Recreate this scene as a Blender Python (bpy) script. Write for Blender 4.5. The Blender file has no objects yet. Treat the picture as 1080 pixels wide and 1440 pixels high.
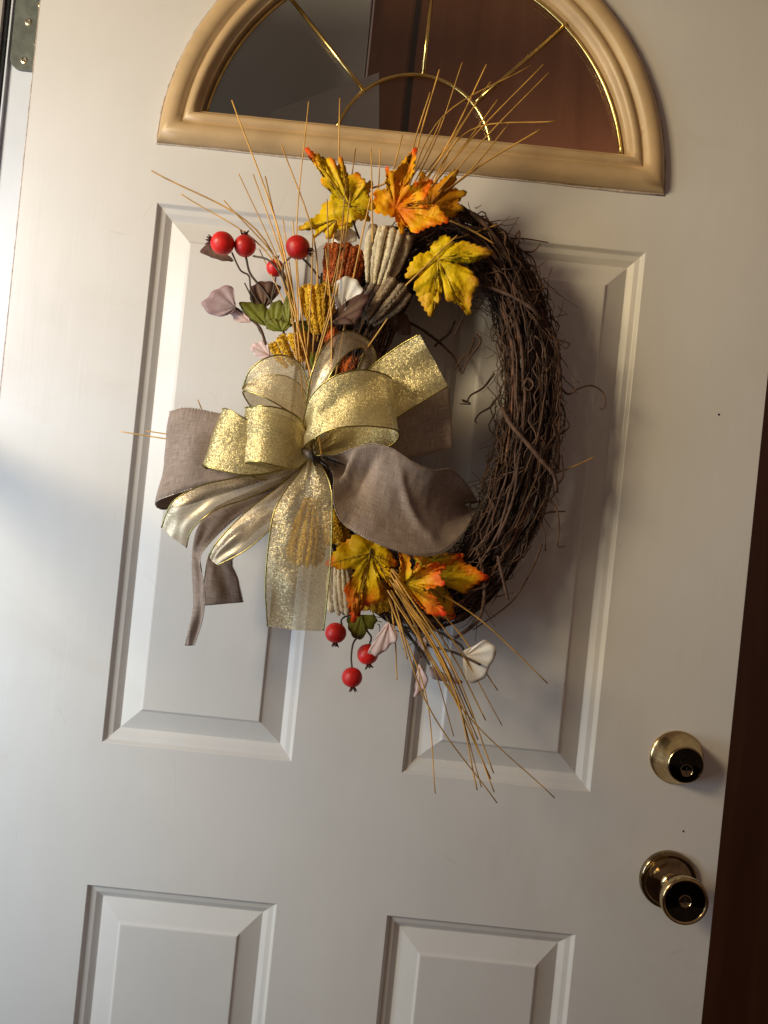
import bpy, math, random
from mathutils import Vector, Matrix, noise
R_ = random.Random(7)
sc = bpy.context.scene
C = sc.collection

# ------------------------------------------------------------------ camera, world, lights
D = 0.92            # camera to door face, metres
ZC = 1.316          # height of the picture's centre on the door
S = 1174.0          # photo pixels per metre on the door face
TH = math.radians(5.85)
cam_d = bpy.data.cameras.new('camera'); cam = bpy.data.objects.new('camera', cam_d); C.objects.link(cam)
cam.location = (0, -D, ZC)
cam_d.sensor_fit = 'VERTICAL'; cam_d.sensor_height = 34.6
cam_d.lens = 17.3 / (720.0 / S / D)
cam_d.clip_start = 0.02; cam_d.clip_end = 50
# frontal view rolled so that the door leans clockwise in the picture
cam.rotation_euler = (Matrix.Rotation(TH, 3, 'Y').transposed().inverted() @ Matrix.Rotation(math.pi/2, 3, 'X')).to_euler()
cam.rotation_euler = (Matrix.Rotation(-TH, 3, 'Y') @ Matrix.Rotation(math.pi/2, 3, 'X')).to_euler()
sc.camera = cam

w = bpy.data.worlds.new('World'); sc.world = w; w.use_nodes = True
w.node_tree.nodes['Background'].inputs[0].default_value = (1.0, 0.66, 0.50, 1)
w.node_tree.nodes['Background'].inputs[1].default_value = 0.138

def area(name, loc, tgt, sx, sz, power, col, spread=180):
    l = bpy.data.lights.new(name, 'AREA'); l.shape = 'RECTANGLE'; l.size = sx; l.size_y = sz
    l.energy = power; l.color = col; l.spread = math.radians(spread)
    o = bpy.data.objects.new(name, l); C.objects.link(o); o.location = loc
    o.rotation_euler = (Vector(tgt) - Vector(loc)).to_track_quat('-Z', 'Y').to_euler()
    return o
area('doorway_daylight', (-1.32, -1.10, ZC+0.50), (0.30, 0, ZC+0.42), 0.46, 0.40, 7.9, (1.0, 0.81, 0.49), 100)
area('side_daylight', (-0.85, -0.42, ZC+0.25), (-0.45, 0, ZC+0.10), 0.25, 0.30, 1.5, (0.58, 0.73, 1.0), 140)
area('low_daylight', (-0.95, -0.60, ZC-0.31), (-0.45, 0, ZC-0.45), 0.4, 0.5, 4.1, (0.70, 0.87, 1.0), 150)
area('back_wall_fill', (0.33, 0.09, 1.68), (0.30, 0.30, 1.78), 0.12, 0.12, 1.0, (1.0, 0.78, 0.60), 120)  # added fill hidden behind the door slab, brightens the back wall

sc.view_settings.view_transform = 'Standard'; sc.view_settings.look = 'None'
sc.view_settings.exposure = 0.0; sc.view_settings.gamma = 1.0
sc.cycles.max_bounces = 8; sc.cycles.transparent_max_bounces = 16
sc.cycles.use_denoising = True

# ------------------------------------------------------------------ helpers
CT, ST = math.cos(TH), math.sin(TH)
def uv_of(px, py):
    dx, dy = px-540.0, py-720.0
    return (dx*CT + dy*ST)/S, -(-dx*ST + dy*CT)/S
def P(px, py, h=0.0):
    """point h metres in front of the door face that stands where the photo shows (px, py)"""
    u, v = uv_of(px, py); k = (D-h)/D
    return Vector((u*k, -h, ZC + v*k))
def cr(pts, n):
    """Catmull-Rom through tuples, n samples, roughly even by chord"""
    m = len(pts); out = []
    L = [0.0]
    for a, b in zip(pts, pts[1:]):
        L.append(L[-1] + max(1e-6, math.sqrt(sum((x-y)**2 for x, y in zip(a[:2], b[:2])) + (sum(((x-y)*11)**2 for x, y in zip(a[2:3], b[2:3]))))))
    for i in range(n):
        s = L[-1]*i/(n-1); k = 0
        while k < m-2 and L[k+1] < s: k += 1
        t = (s-L[k])/(L[k+1]-L[k])
        p1, p2 = pts[k], pts[k+1]; p0 = pts[k-1] if k > 0 else tuple(2*a-b for a, b in zip(p1, p2)); p3 = pts[k+2] if k+2 < m else tuple(2*b-a for a, b in zip(p1, p2))
        out.append(tuple(0.5*((2*b) + (-a+c)*t + (2*a-5*b+4*c-d)*t*t + (-a+3*b-3*c+d)*t**3) for a, b, c, d in zip(p0, p1, p2, p3)))
    return out
class MB:
    def __init__(s): s.v = []; s.f = []; s.uv = {}; s.at = []
    def add(s, vs, fs, at=None):
        o = len(s.v); s.v += [tuple(p) for p in vs]; s.f += [tuple(i+o for i in f) for f in fs]
        s.at += at if at else [0.0]*len(vs)
    def box(s, x0, x1, y0, y1, z0, z1):
        s.add([(x, y, z) for x in (x0, x1) for y in (y0, y1) for z in (z0, z1)],
              [(0, 1, 3, 2), (4, 6, 7, 5), (0, 4, 5, 1), (2, 3, 7, 6), (0, 2, 6, 4), (1, 5, 7, 3)])
    def tube(s, pts, rad, seg=6, lump=0.0, rnd=None, cap=True, flat=None):
        n = len(pts); pts = [Vector(p) for p in pts]
        if not hasattr(rad, '__len__'): rad = [rad]*n
        vs = []; up = None
        for i in range(n):
            t = (pts[min(i+1, n-1)] - pts[max(i-1, 0)])
            if t.length < 1e-9: t = Vector((0, 0, 1))
            t.normalize()
            if up is None: up = t.orthogonal().normalized()
            up = (up - t*up.dot(t))
            if up.length < 1e-6: up = t.orthogonal()
            up.normalize(); bi = t.cross(up)
            for k in range(seg):
                a = 2*math.pi*k/seg; r = rad[i]*(1 + (lump*(rnd or R_).uniform(-1, 1) if lump else 0))
                vs.append(pts[i] + (up*math.cos(a) + bi*math.sin(a))*r)
        fs = [(i*seg+k, i*seg+(k+1) % seg, (i+1)*seg+(k+1) % seg, (i+1)*seg+k) for i in range(n-1) for k in range(seg)]
        if cap: fs += [tuple(range(seg))[::-1], tuple((n-1)*seg+k for k in range(seg))]
        s.add(vs, fs, [i/(n-1) for i in range(n) for k in range(seg)])
    def lathe(s, c, ax, prof, seg=48, cap=True):
        """prof: (radius, distance along ax)"""
        ax = Vector(ax).normalized(); e = ax.orthogonal().normalized(); b = ax.cross(e); c = Vector(c)
        vs = [c + ax*d + (e*math.cos(2*math.pi*k/seg) + b*math.sin(2*math.pi*k/seg))*r for r, d in prof for k in range(seg)]
        fs = [(i*seg+k, i*seg+(k+1) % seg, (i+1)*seg+(k+1) % seg, (i+1)*seg+k) for i in range(len(prof)-1) for k in range(seg)]
        if cap: fs.append(tuple((len(prof)-1)*seg+k for k in range(seg)))
        s.add(vs, fs)
    def ball(s, c, r, seg=20, rings=12, sq=(1, 1, 1)):
        c = Vector(c); vs = []; fs = []
        for i in range(rings+1):
            a = math.pi*i/rings
            for k in range(seg):
                b = 2*math.pi*k/seg
                vs.append(c + Vector((math.sin(a)*math.cos(b)*sq[0], math.sin(a)*math.sin(b)*sq[1], math.cos(a)*sq[2]))*r)
        for i in range(rings):
            for k in range(seg): fs.append((i*seg+k, (i+1)*seg+k, (i+1)*seg+(k+1) % seg, i*seg+(k+1) % seg))
        s.add(vs, fs)
    def build(s, name, m, parent=None, smooth=True, uv=None, kind=None, sharp=None):
        me = bpy.data.meshes.new(name); me.from_pydata(s.v, [], s.f); me.update()
        if uv:
            l = me.uv_layers.new(name='UVMap')
            for lo in me.loops: l.data[lo.index].uv = uv[lo.vertex_index]
        if any(s.at):
            a = me.attributes.new('along', 'FLOAT', 'POINT')
            for i, x in enumerate(s.at): a.data[i].value = x
        if smooth:
            for p in me.polygons: p.use_smooth = True
            if sharp: me.set_sharp_from_angle(angle=math.radians(sharp))
        me.materials.append(m)
        o = bpy.data.objects.new(name, me); C.objects.link(o)
        if parent is not None: o.parent = parent; o.matrix_parent_inverse = Matrix.Translation(-root_loc(parent))
        if kind: o['kind'] = kind
        return o
def root_loc(o):
    return o.location.copy() if o.type == 'EMPTY' else Vector((0, 0, 0))
def thing(name, label, cat, loc, group=None):
    o = bpy.data.objects.new(name, None); C.objects.link(o); o.location = loc; o.empty_display_size = 0.02
    o['label'] = label; o['category'] = cat
    if group: o['group'] = group
    return o

# ------------------------------------------------------------------ materials
def N(nt, t, **kw):
    n = nt.nodes.new(t)
    for k, v in kw.items():
        if k in n.inputs: n.inputs[k].default_value = v
        else: setattr(n, k, v)
    return n
def new_mat(name):
    m = bpy.data.materials.new(name); m.use_nodes = True; nt = m.node_tree
    return m, nt, nt.nodes['Principled BSDF'], nt.nodes['Material Output']
def ramp(nt, stops):
    r = nt.nodes.new('ShaderNodeValToRGB'); e = r.color_ramp.elements
    while len(e) < len(stops): e.new(0.5)
    for x, (p, c) in zip(e, stops): x.position = p; x.color = (*c, 1)
    return r
def simple(name, col, rough=0.5, metal=0.0, var=0.15, scale=60, bump=0.0, bscale=300, stretch=(1, 1, 1), spec=0.5, subs=0.0, detail=4):
    m, nt, b, out = new_mat(name)
    tc = N(nt, 'ShaderNodeTexCoord'); mp = N(nt, 'ShaderNodeMapping', Scale=stretch)
    nt.links.new(tc.outputs['Object'], mp.inputs[0])
    no = N(nt, 'ShaderNodeTexNoise', Scale=scale, Detail=detail); nt.links.new(mp.outputs[0], no.inputs['Vector'])
    lo = tuple(max(0, c*(1-var)) for c in col); hi = tuple(min(1, c*(1+var)) for c in col)
    r = ramp(nt, [(0.3, lo), (0.7, hi)]); nt.links.new(no.outputs[0], r.inputs[0]); nt.links.new(r.outputs[0], b.inputs['Base Color'])
    b.inputs['Roughness'].default_value = rough; b.inputs['Metallic'].default_value = metal
    b.inputs['Specular IOR Level'].default_value = spec
    if subs: b.inputs['Subsurface Weight'].default_value = subs; b.inputs['Subsurface Radius'].default_value = (0.004, 0.002, 0.001)
    if bump:
        n2 = N(nt, 'ShaderNodeTexNoise', Scale=bscale, Detail=3); nt.links.new(mp.outputs[0], n2.inputs['Vector'])
        bp = N(nt, 'ShaderNodeBump', Strength=bump, Distance=0.001); nt.links.new(n2.outputs[0], bp.inputs['Height']); nt.links.new(bp.outputs[0], b.inputs['Normal'])
    return m
M = {}
def door_paint():
    m, nt, b, out = new_mat('painted_steel')
    tc = N(nt, 'ShaderNodeTexCoord')
    n1 = N(nt, 'ShaderNodeTexNoise', Scale=5.0, Detail=5, Roughness=0.6); nt.links.new(tc.outputs['Object'], n1.inputs['Vector'])
    r = ramp(nt, [(0.3, (0.66, 0.64, 0.62)), (0.7, (0.71, 0.69, 0.67))]); nt.links.new(n1.outputs[0], r.inputs[0])
    gm = N(nt, 'ShaderNodeTexNoise', Scale=3.1, Detail=7, Roughness=0.7, Distortion=0.8); nt.links.new(tc.outputs['Object'], gm.inputs['Vector'])
    rg = ramp(nt, [(0.56, (0, 0, 0)), (0.72, (0.35,)*3)]); nt.links.new(gm.outputs[0], rg.inputs[0])
    gx = N(nt, 'ShaderNodeMixRGB'); gx.inputs[2].default_value = (0.56, 0.50, 0.43, 1); nt.links.new(rg.outputs[0], gx.inputs[0]); nt.links.new(r.outputs[0], gx.inputs[1])
    # hairline scratches
    ms_ = N(nt, 'ShaderNodeMapping', Scale=(1.0, 1.0, 0.35), Rotation=(0, 0.35, 0)); nt.links.new(tc.outputs['Object'], ms_.inputs[0])
    sv = N(nt, 'ShaderNodeTexVoronoi', Scale=9.0, feature='DISTANCE_TO_EDGE'); nt.links.new(ms_.outputs[0], sv.inputs['Vector'])
    sl = N(nt, 'ShaderNodeMath', operation='LESS_THAN'); nt.links.new(sv.outputs['Distance'], sl.inputs[0]); sl.inputs[1].default_value = 0.0035
    sn = N(nt, 'ShaderNodeTexNoise', Scale=16.0, Detail=1); nt.links.new(tc.outputs['Object'], sn.inputs['Vector'])
    sg = N(nt, 'ShaderNodeMath', operation='GREATER_THAN'); nt.links.new(sn.outputs[0], sg.inputs[0]); sg.inputs[1].default_value = 0.66
    sm = N(nt, 'ShaderNodeMath', operation='MULTIPLY'); nt.links.new(sl.outputs[0], sm.inputs[0]); nt.links.new(sg.outputs[0], sm.inputs[1])
    sm2 = N(nt, 'ShaderNodeMath', operation='MULTIPLY'); nt.links.new(sm.outputs[0], sm2.inputs[0]); sm2.inputs[1].default_value = 0.12
    sx_ = N(nt, 'ShaderNodeMixRGB'); sx_.inputs[2].default_value = (0.36, 0.30, 0.26, 1); nt.links.new(sm2.outputs[0], sx_.inputs[0]); nt.links.new(gx.outputs[0], sx_.inputs[1]); r = sx_
    # small specks of dirt and chipped paint
    vo = N(nt, 'ShaderNodeTexVoronoi', Scale=7.0); nt.links.new(tc.outputs['Object'], vo.inputs['Vector'])
    lt = N(nt, 'ShaderNodeMath', operation='LESS_THAN'); nt.links.new(vo.outputs['Distance'], lt.inputs[0]); lt.inputs[1].default_value = 0.004
    mx = N(nt, 'ShaderNodeMixRGB'); mx.inputs[2].default_value = (0.06, 0.03, 0.02, 1)
    nt.links.new(lt.outputs[0], mx.inputs[0]); nt.links.new(r.outputs[0], mx.inputs[1]); nt.links.new(mx.outputs[0], b.inputs['Base Color'])
    # faint smudges change the gloss
    n3 = N(nt, 'ShaderNodeTexNoise', Scale=9.0, Detail=6); nt.links.new(tc.outputs['Object'], n3.inputs['Vector'])
    r3 = ramp(nt, [(0.3, (0.36,)*3), (0.75, (0.50,)*3)]); nt.links.new(n3.outputs[0], r3.inputs[0]); nt.links.new(r3.outputs[0], b.inputs['Roughness'])
    # embossed vertical grain + brush marks
    mp = N(nt, 'ShaderNodeMapping', Scale=(260, 260, 9)); nt.links.new(tc.outputs['Object'], mp.inputs[0])
    g = N(nt, 'ShaderNodeTexNoise', Scale=1.0, Detail=4, Roughness=0.6); nt.links.new(mp.outputs[0], g.inputs['Vector'])
    mp2 = N(nt, 'ShaderNodeMapping', Scale=(14, 14, 5)); nt.links.new(tc.outputs['Object'], mp2.inputs[0])
    g2 = N(nt, 'ShaderNodeTexNoise', Scale=1.0, Detail=2); nt.links.new(mp2.outputs[0], g2.inputs['Vector'])
    bp = N(nt, 'ShaderNodeBump', Strength=0.17, Distance=0.0006); nt.links.new(g.outputs[0], bp.inputs['Height'])
    bp2 = N(nt, 'ShaderNodeBump', Strength=0.25, Distance=0.003); nt.links.new(g2.outputs[0], bp2.inputs['Height']); nt.links.new(bp.outputs[0], bp2.inputs['Normal'])
    nt.links.new(bp2.outputs[0], b.inputs['Normal'])
    return m
M['door'] = door_paint()
M['jamb'] = simple('jamb_paint', (0.62, 0.65, 0.70), 0.4, var=0.05, scale=12, bump=0.1, bscale=60)
M['caulk'] = simple('cracked_caulk', (0.42, 0.33, 0.27), 0.8, var=0.4, scale=220, bump=0.8, bscale=400)
M['strip'] = simple('rubber_weatherstrip', (0.06, 0.062, 0.058), 0.6, var=0.3)
M['casing'] = simple('aged_casing_paint', (0.38, 0.35, 0.32), 0.5, var=0.15, scale=30)
M['hinge'] = simple('painted_hinge_metal', (0.13, 0.145, 0.13), 0.42, 0.3, var=0.25, scale=70, bump=0.3, bscale=120)
M['screw'] = simple('screw_steel', (0.62, 0.58, 0.45), 0.28, 1.0, var=0.3, scale=200)
M['dark'] = simple('dark_recess', (0.012, 0.010, 0.008), 0.7, var=0.2)
M['frame'] = simple('tan_window_trim', (0.54, 0.375, 0.20), 0.40, var=0.14, scale=22, bump=0.25, bscale=18, stretch=(1, 1, 1.0))
M['brass'] = simple('polished_brass', (0.56, 0.42, 0.22), 0.20, 1.0, var=0.18, scale=140, bump=0.12, bscale=200)
M['brass_dark'] = simple('tarnished_brass', (0.27, 0.205, 0.12), 0.12, 1.0, var=0.3, scale=90, bump=0.06, bscale=160)
M['face'] = simple('dark_polished_face', (0.030, 0.026, 0.020), 0.10, 1.0, var=0.3, scale=120)
M['came'] = simple('brass_came', (0.80, 0.60, 0.22), 0.22, 1.0, var=0.2, scale=60)
M['vine'] = simple('dry_vine_bark', (0.078, 0.042, 0.028), 0.75, var=0.55, scale=90, bump=0.8, bscale=700, spec=0.3)
M['vinedark'] = simple('dark_vine_bark', (0.045, 0.026, 0.018), 0.75, var=0.6, scale=70, bump=0.9, bscale=600, spec=0.3)
M['vinered'] = simple('red_brown_vine_bark', (0.16, 0.072, 0.042), 0.6, var=0.5, scale=120, bump=0.8, bscale=700, spec=0.4)
M['twig'] = simple('fine_twig', (0.10, 0.055, 0.036), 0.7, var=0.6, scale=60, bump=0.4, bscale=900, spec=0.3)
M['bark'] = simple('pale_vine_bark', (0.115, 0.066, 0.046), 0.75, var=0.35, scale=110, bump=0.8, bscale=500, spec=0.3)
M['straw'] = simple('golden_straw', (0.62, 0.34, 0.07), 0.5, var=0.35, scale=40)
M['stem'] = simple('brown_wire_stem', (0.075, 0.05, 0.035), 0.55, var=0.4, scale=120)
M['berry'] = simple('red_berry_skin', (0.60, 0.014, 0.012), 0.42, var=0.35, scale=50, bump=0.35, bscale=260, subs=0.08)
M['calyx'] = simple('dark_calyx', (0.06, 0.014, 0.010), 0.6, var=0.4)
M['rust'] = simple('rust_plume', (0.52, 0.115, 0.018), 0.8, var=0.45, scale=220, bump=1, bscale=900)
M['amber'] = simple('amber_plume', (0.95, 0.46, 0.018), 0.75, var=0.4, scale=220, bump=1, bscale=900)
M['cream'] = simple('cream_husk', (0.88, 0.72, 0.50), 0.8, var=0.25, scale=300, bump=1, bscale=1100, stretch=(1, 1, .5))
M['taupehusk'] = simple('taupe_husk', (0.38, 0.29, 0.20), 0.75, var=0.35, scale=300, bump=1, bscale=1100)
M['huskdark'] = simple('brown_husk', (0.16, 0.105, 0.065), 0.8, var=0.35, scale=300, bump=1, bscale=1100)
M['veinm'] = simple('leaf_vein_dark', (0.26, 0.12, 0.02), 0.6, var=0.3)
M['veiny'] = simple('leaf_vein_yellow', (0.62, 0.42, 0.04), 0.55, var=0.2)
def leaf_mat(name, inner, mid, tip, k=1.0, bmp=0.6):
    m, nt, b, out = new_mat(name)
    at = N(nt, 'ShaderNodeAttribute', attribute_name='along'); tc = N(nt, 'ShaderNodeTexCoord')
    no = N(nt, 'ShaderNodeTexNoise', Scale=55, Detail=3); nt.links.new(tc.outputs['Object'], no.inputs['Vector'])
    ma = N(nt, 'ShaderNodeMath', operation='MULTIPLY_ADD'); nt.links.new(no.outputs[0], ma.inputs[0]); ma.inputs[1].default_value = 0.9*k; 
    ad = N(nt, 'ShaderNodeMath', operation='SUBTRACT'); nt.links.new(at.outputs['Fac'], ad.inputs[0]); ad.inputs[1].default_value = 0.45*k
    nt.links.new(ad.outputs[0], ma.inputs[2])
    r = ramp(nt, [(0.15, inner), (0.55, mid), (0.95, tip)]); nt.links.new(ma.outputs[0], r.inputs[0])
    # small printed mottling
    n2 = N(nt, 'ShaderNodeTexNoise', Scale=420, Detail=2); nt.links.new(tc.outputs['Object'], n2.inputs['Vector'])
    r2 = ramp(nt, [(0.3, (0.80,)*3), (0.6, (1.0,)*3)]); nt.links.new(n2.outputs[0], r2.inputs[0])
    mx = N(nt, 'ShaderNodeMixRGB', blend_type='MULTIPLY'); mx.inputs[0].default_value = 0.4
    nt.links.new(r.outputs[0], mx.inputs[1]); nt.links.new(r2.outputs[0], mx.inputs[2])
    nt.links.new(mx.outputs[0], b.inputs['Base Color']); b.inputs['Roughness'].default_value = 0.5; b.inputs['Specular IOR Level'].default_value = 0.25
    vo = N(nt, 'ShaderNodeTexVoronoi', Scale=260, feature='SMOOTH_F1'); nt.links.new(tc.outputs['Object'], vo.inputs['Vector'])
    bp = N(nt, 'ShaderNodeBump', Strength=bmp, Distance=0.0012); nt.links.new(vo.outputs['Distance'], bp.inputs['Height']); nt.links.new(bp.outputs[0], b.inputs['Normal'])
    tr = N(nt, 'ShaderNodeBsdfTranslucent'); nt.links.new(mx.outputs[0], tr.inputs[0])
    ms = N(nt, 'ShaderNodeMixShader'); ms.inputs[0].default_value = 0.16
    nt.links.new(b.outputs[0], ms.inputs[1]); nt.links.new(tr.outputs[0], ms.inputs[2]); nt.links.new(ms.outputs[0], out.inputs[0])
    return m
Y1, Y2, OR, RD = (0.62, 0.42, 0.012), (0.72, 0.40, 0.008), (0.78, 0.21, 0.008), (0.62, 0.035, 0.010)
M['leaf_yellow'] = leaf_mat('yellow_leaf', (0.86, 0.62, 0.010), (0.95, 0.64, 0.006), (0.66, 0.30, 0.02))
M['leaf_yred'] = leaf_mat('yellow_leaf_red_tip', (0.78, 0.57, 0.010), (0.95, 0.58, 0.006), (0.90, 0.09, 0.012))
M['leaf_orange'] = leaf_mat('orange_leaf', (0.90, 0.24, 0.006), (0.98, 0.52, 0.006), (0.92, 0.09, 0.008), 1.2)
M['leaf_dorange'] = leaf_mat('deep_orange_leaf', (0.70, 0.25, 0.008), (0.88, 0.37, 0.008), (0.85, 0.48, 0.02))
M['leaf_hot'] = leaf_mat('yellow_leaf_scarlet_edge', (0.85, 0.58, 0.012), (0.88, 0.38, 0.01), (0.82, 0.05, 0.010), 0.9)
M['green'] = leaf_mat('olive_green_leaf', (0.15, 0.17, 0.012), (0.24, 0.25, 0.030), (0.14, 0.14, 0.02), 1.0, 0.3)
M['brownleaf'] = leaf_mat('brown_leaf', (0.15, 0.085, 0.06), (0.20, 0.12, 0.085), (0.14, 0.07, 0.055), 1.0, 0.2)
M['mauve'] = leaf_mat('mauve_petal', (0.40, 0.29, 0.29), (0.50, 0.37, 0.38), (0.42, 0.28, 0.30), 1.0, 0.15)
M['pink'] = leaf_mat('pale_pink_petal', (0.80, 0.58, 0.56), (0.86, 0.70, 0.69), (0.84, 0.62, 0.62), 1.0, 0.12)
M['white'] = leaf_mat('ivory_petal', (0.88, 0.80, 0.70), (0.95, 0.92, 0.86), (0.95, 0.92, 0.86), 1.0, 0.10)

def linen():
    m, nt, b, out = new_mat('taupe_linen'); uv = N(nt, 'ShaderNodeUVMap')
    def weave(sx, sy):
        mp = N(nt, 'ShaderNodeMapping', Scale=(sx, sy, 1)); nt.links.new(uv.outputs[0], mp.inputs[0])
        n = N(nt, 'ShaderNodeTexNoise', Scale=1.0, Detail=3, Roughness=0.65); nt.links.new(mp.outputs[0], n.inputs['Vector']); return n
    a = weave(1500, 60); c = weave(60, 1500)
    ad = N(nt, 'ShaderNodeMath', operation='ADD'); nt.links.new(a.outputs[0], ad.inputs[0]); nt.links.new(c.outputs[0], ad.inputs[1])
    ml = N(nt, 'ShaderNodeMath', operation='MULTIPLY'); nt.links.new(ad.outputs[0], ml.inputs[0]); ml.inputs[1].default_value = 0.5
    r = ramp(nt, [(0.36, (0.22, 0.155, 0.125)), (0.5, (0.40, 0.31, 0.265)), (0.64, (0.58, 0.47, 0.41))]); nt.links.new(ml.outputs[0], r.inputs[0])
    nt.links.new(r.outputs[0], b.inputs['Base Color']); b.inputs['Roughness'].default_value = 0.75; b.inputs['Specular IOR Level'].default_value = 0.2
    b.inputs['Sheen Weight'].default_value = 0.25
    bp = N(nt, 'ShaderNodeBump', Strength=0.35, Distance=0.0004); nt.links.new(ml.outputs[0], bp.inputs['Height']); nt.links.new(bp.outputs[0], b.inputs['Normal'])
    tr = N(nt, 'ShaderNodeBsdfTranslucent'); nt.links.new(r.outputs[0], tr.inputs[0]); ms = N(nt, 'ShaderNodeMixShader'); ms.inputs[0].default_value = 0.2
    nt.links.new(b.outputs[0], ms.inputs[1]); nt.links.new(tr.outputs[0], ms.inputs[2]); nt.links.new(ms.outputs[0], out.inputs[0])
    return m
def organza(name, col, sheer, spark, rough=0.32):
    m, nt, b, out = new_mat(name); uv = N(nt, 'ShaderNodeUVMap')
    mp = N(nt, 'ShaderNodeMapping', Scale=(1250, 800, 1)); nt.links.new(uv.outputs[0], mp.inputs[0])
    vo = N(nt, 'ShaderNodeTexVoronoi', Scale=1.0); nt.links.new(mp.outputs[0], vo.inputs['Vector'])
    sep = N(nt, 'ShaderNodeSeparateColor'); nt.links.new(vo.outputs['Color'], sep.inputs[0])
    # random facet tilt of each metallic thread crossing
    geo = N(nt, 'ShaderNodeNewGeometry')
    sub = N(nt, 'ShaderNodeVectorMath', operation='SUBTRACT'); nt.links.new(vo.outputs['Color'], sub.inputs[0]); sub.inputs[1].default_value = (0.5, 0.5, 0.5)
    scl = N(nt, 'ShaderNodeVectorMath', operation='SCALE'); nt.links.new(sub.outputs[0], scl.inputs[0]); scl.inputs['Scale'].default_value = spark
    add = N(nt, 'ShaderNodeVectorMath', operation='ADD'); nt.links.new(geo.outputs['Normal'], add.inputs[0]); nt.links.new(scl.outputs[0], add.inputs[1])
    nor = N(nt, 'ShaderNodeVectorMath', operation='NORMALIZE'); nt.links.new(add.outputs[0], nor.inputs[0]); nt.links.new(nor.outputs[0], b.inputs['Normal'])
    lo = tuple(c*0.72 for c in col); hi = tuple(min(1, c*1.25) for c in col)
    r = ramp(nt, [(0.0, lo), (1.0, hi)]); nt.links.new(sep.outputs[0], r.inputs[0]); nt.links.new(r.outputs[0], b.inputs['Base Color'])
    b.inputs['Metallic'].default_value = 0.6; b.inputs['Roughness'].default_value = rough
    tp = N(nt, 'ShaderNodeBsdfTransparent'); tp.inputs[0].default_value = (1.0, 0.93, 0.78, 1)
    trl = N(nt, 'ShaderNodeBsdfTranslucent'); nt.links.new(r.outputs[0], trl.inputs[0])
    m1 = N(nt, 'ShaderNodeMixShader'); m1.inputs[0].default_value = 0.25; nt.links.new(b.outputs[0], m1.inputs[1]); nt.links.new(trl.outputs[0], m1.inputs[2])
    n2 = N(nt, 'ShaderNodeMath', operation='MULTIPLY_ADD'); nt.links.new(sep.outputs[1], n2.inputs[0]); n2.inputs[1].default_value = 0.35; n2.inputs[2].default_value = sheer-0.17
    ms = N(nt, 'ShaderNodeMixShader'); nt.links.new(n2.outputs[0], ms.inputs[0]); nt.links.new(m1.outputs[0], ms.inputs[1]); nt.links.new(tp.outputs[0], ms.inputs[2])
    nt.links.new(ms.outputs[0], out.inputs[0])
    return m
M['linen'] = linen()
M['gold'] = organza('gold_mesh', (0.74, 0.62, 0.31), 0.22, 0.50, 0.42)
M['goldsheer'] = organza('sheer_gold_mesh', (0.72, 0.60, 0.36), 0.46, 0.50, 0.38)
M['sheer'] = organza('sheer_organza', (0.72, 0.60, 0.43), 0.34, 0.16, 0.36)
M['goldwire'] = simple('gold_wire_edge', (0.40, 0.34, 0.12), 0.30, 1.0, var=0.3, scale=300)
M['stitch'] = simple('silver_stitched_edge', (0.45, 0.39, 0.34), 0.35, 0.6, var=0.5, scale=900)
def wood():
    m, nt, b, out = new_mat('red_brown_wood'); tc = N(nt, 'ShaderNodeTexCoord')
    mp = N(nt, 'ShaderNodeMapping', Scale=(22, 22, 2.2)); nt.links.new(tc.outputs['Object'], mp.inputs[0])
    n = N(nt, 'ShaderNodeTexNoise', Scale=1.0, Detail=6, Distortion=0.6); nt.links.new(mp.outputs[0], n.inputs['Vector'])
    r = ramp(nt, [(0.3, (0.12, 0.048, 0.022)), (0.55, (0.165, 0.072, 0.036)), (0.75, (0.21, 0.098, 0.052))]); nt.links.new(n.outputs[0], r.inputs[0])
    nt.links.new(r.outputs[0], b.inputs['Base Color']); b.inputs['Roughness'].default_value = 0.4
    return m
M['wood'] = wood()
M['greywall'] = simple('grey_painted_wall', (0.50, 0.56, 0.57), 0.7, var=0.1, scale=3)
M['floor'] = simple('brown_floor', (0.10, 0.06, 0.04), 0.6, var=0.3, scale=8)
def glass():
    m, nt, b, out = new_mat('window_glass'); nt.nodes.remove(b)
    tp = N(nt, 'ShaderNodeBsdfTransparent'); tp.inputs[0].default_value = (0.90, 0.88, 0.86, 1)
    gl = N(nt, 'ShaderNodeBsdfGlossy', Roughness=0.0); fr = N(nt, 'ShaderNodeFresnel', IOR=1.5)
    ms = N(nt, 'ShaderNodeMixShader'); nt.links.new(fr.outputs[0], ms.inputs[0]); nt.links.new(tp.outputs[0], ms.inputs[1]); nt.links.new(gl.outputs[0], ms.inputs[2]); nt.links.new(ms.outputs[0], out.inputs[0])
    return m
M['glass'] = glass()


def _vary(m, amt):
    nt = m.node_tree; b = nt.nodes['Principled BSDF']; src = b.inputs['Base Color'].links[0].from_socket
    oi = N(nt, 'ShaderNodeObjectInfo'); mr = N(nt, 'ShaderNodeMapRange'); mr.inputs['To Min'].default_value = 1-amt; mr.inputs['To Max'].default_value = 1+amt*0.6
    nt.links.new(oi.outputs['Random'], mr.inputs['Value']); hs = N(nt, 'ShaderNodeHueSaturation'); nt.links.new(mr.outputs[0], hs.inputs['Value']); nt.links.new(src, hs.inputs['Color']); nt.links.new(hs.outputs[0], b.inputs['Base Color'])
for k_, a_ in (('straw', .35), ('berry', .30), ('vine', .35), ('rust', .25), ('amber', .22), ('cream', .12), ('taupehusk', .2)): _vary(M[k_], a_)
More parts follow.
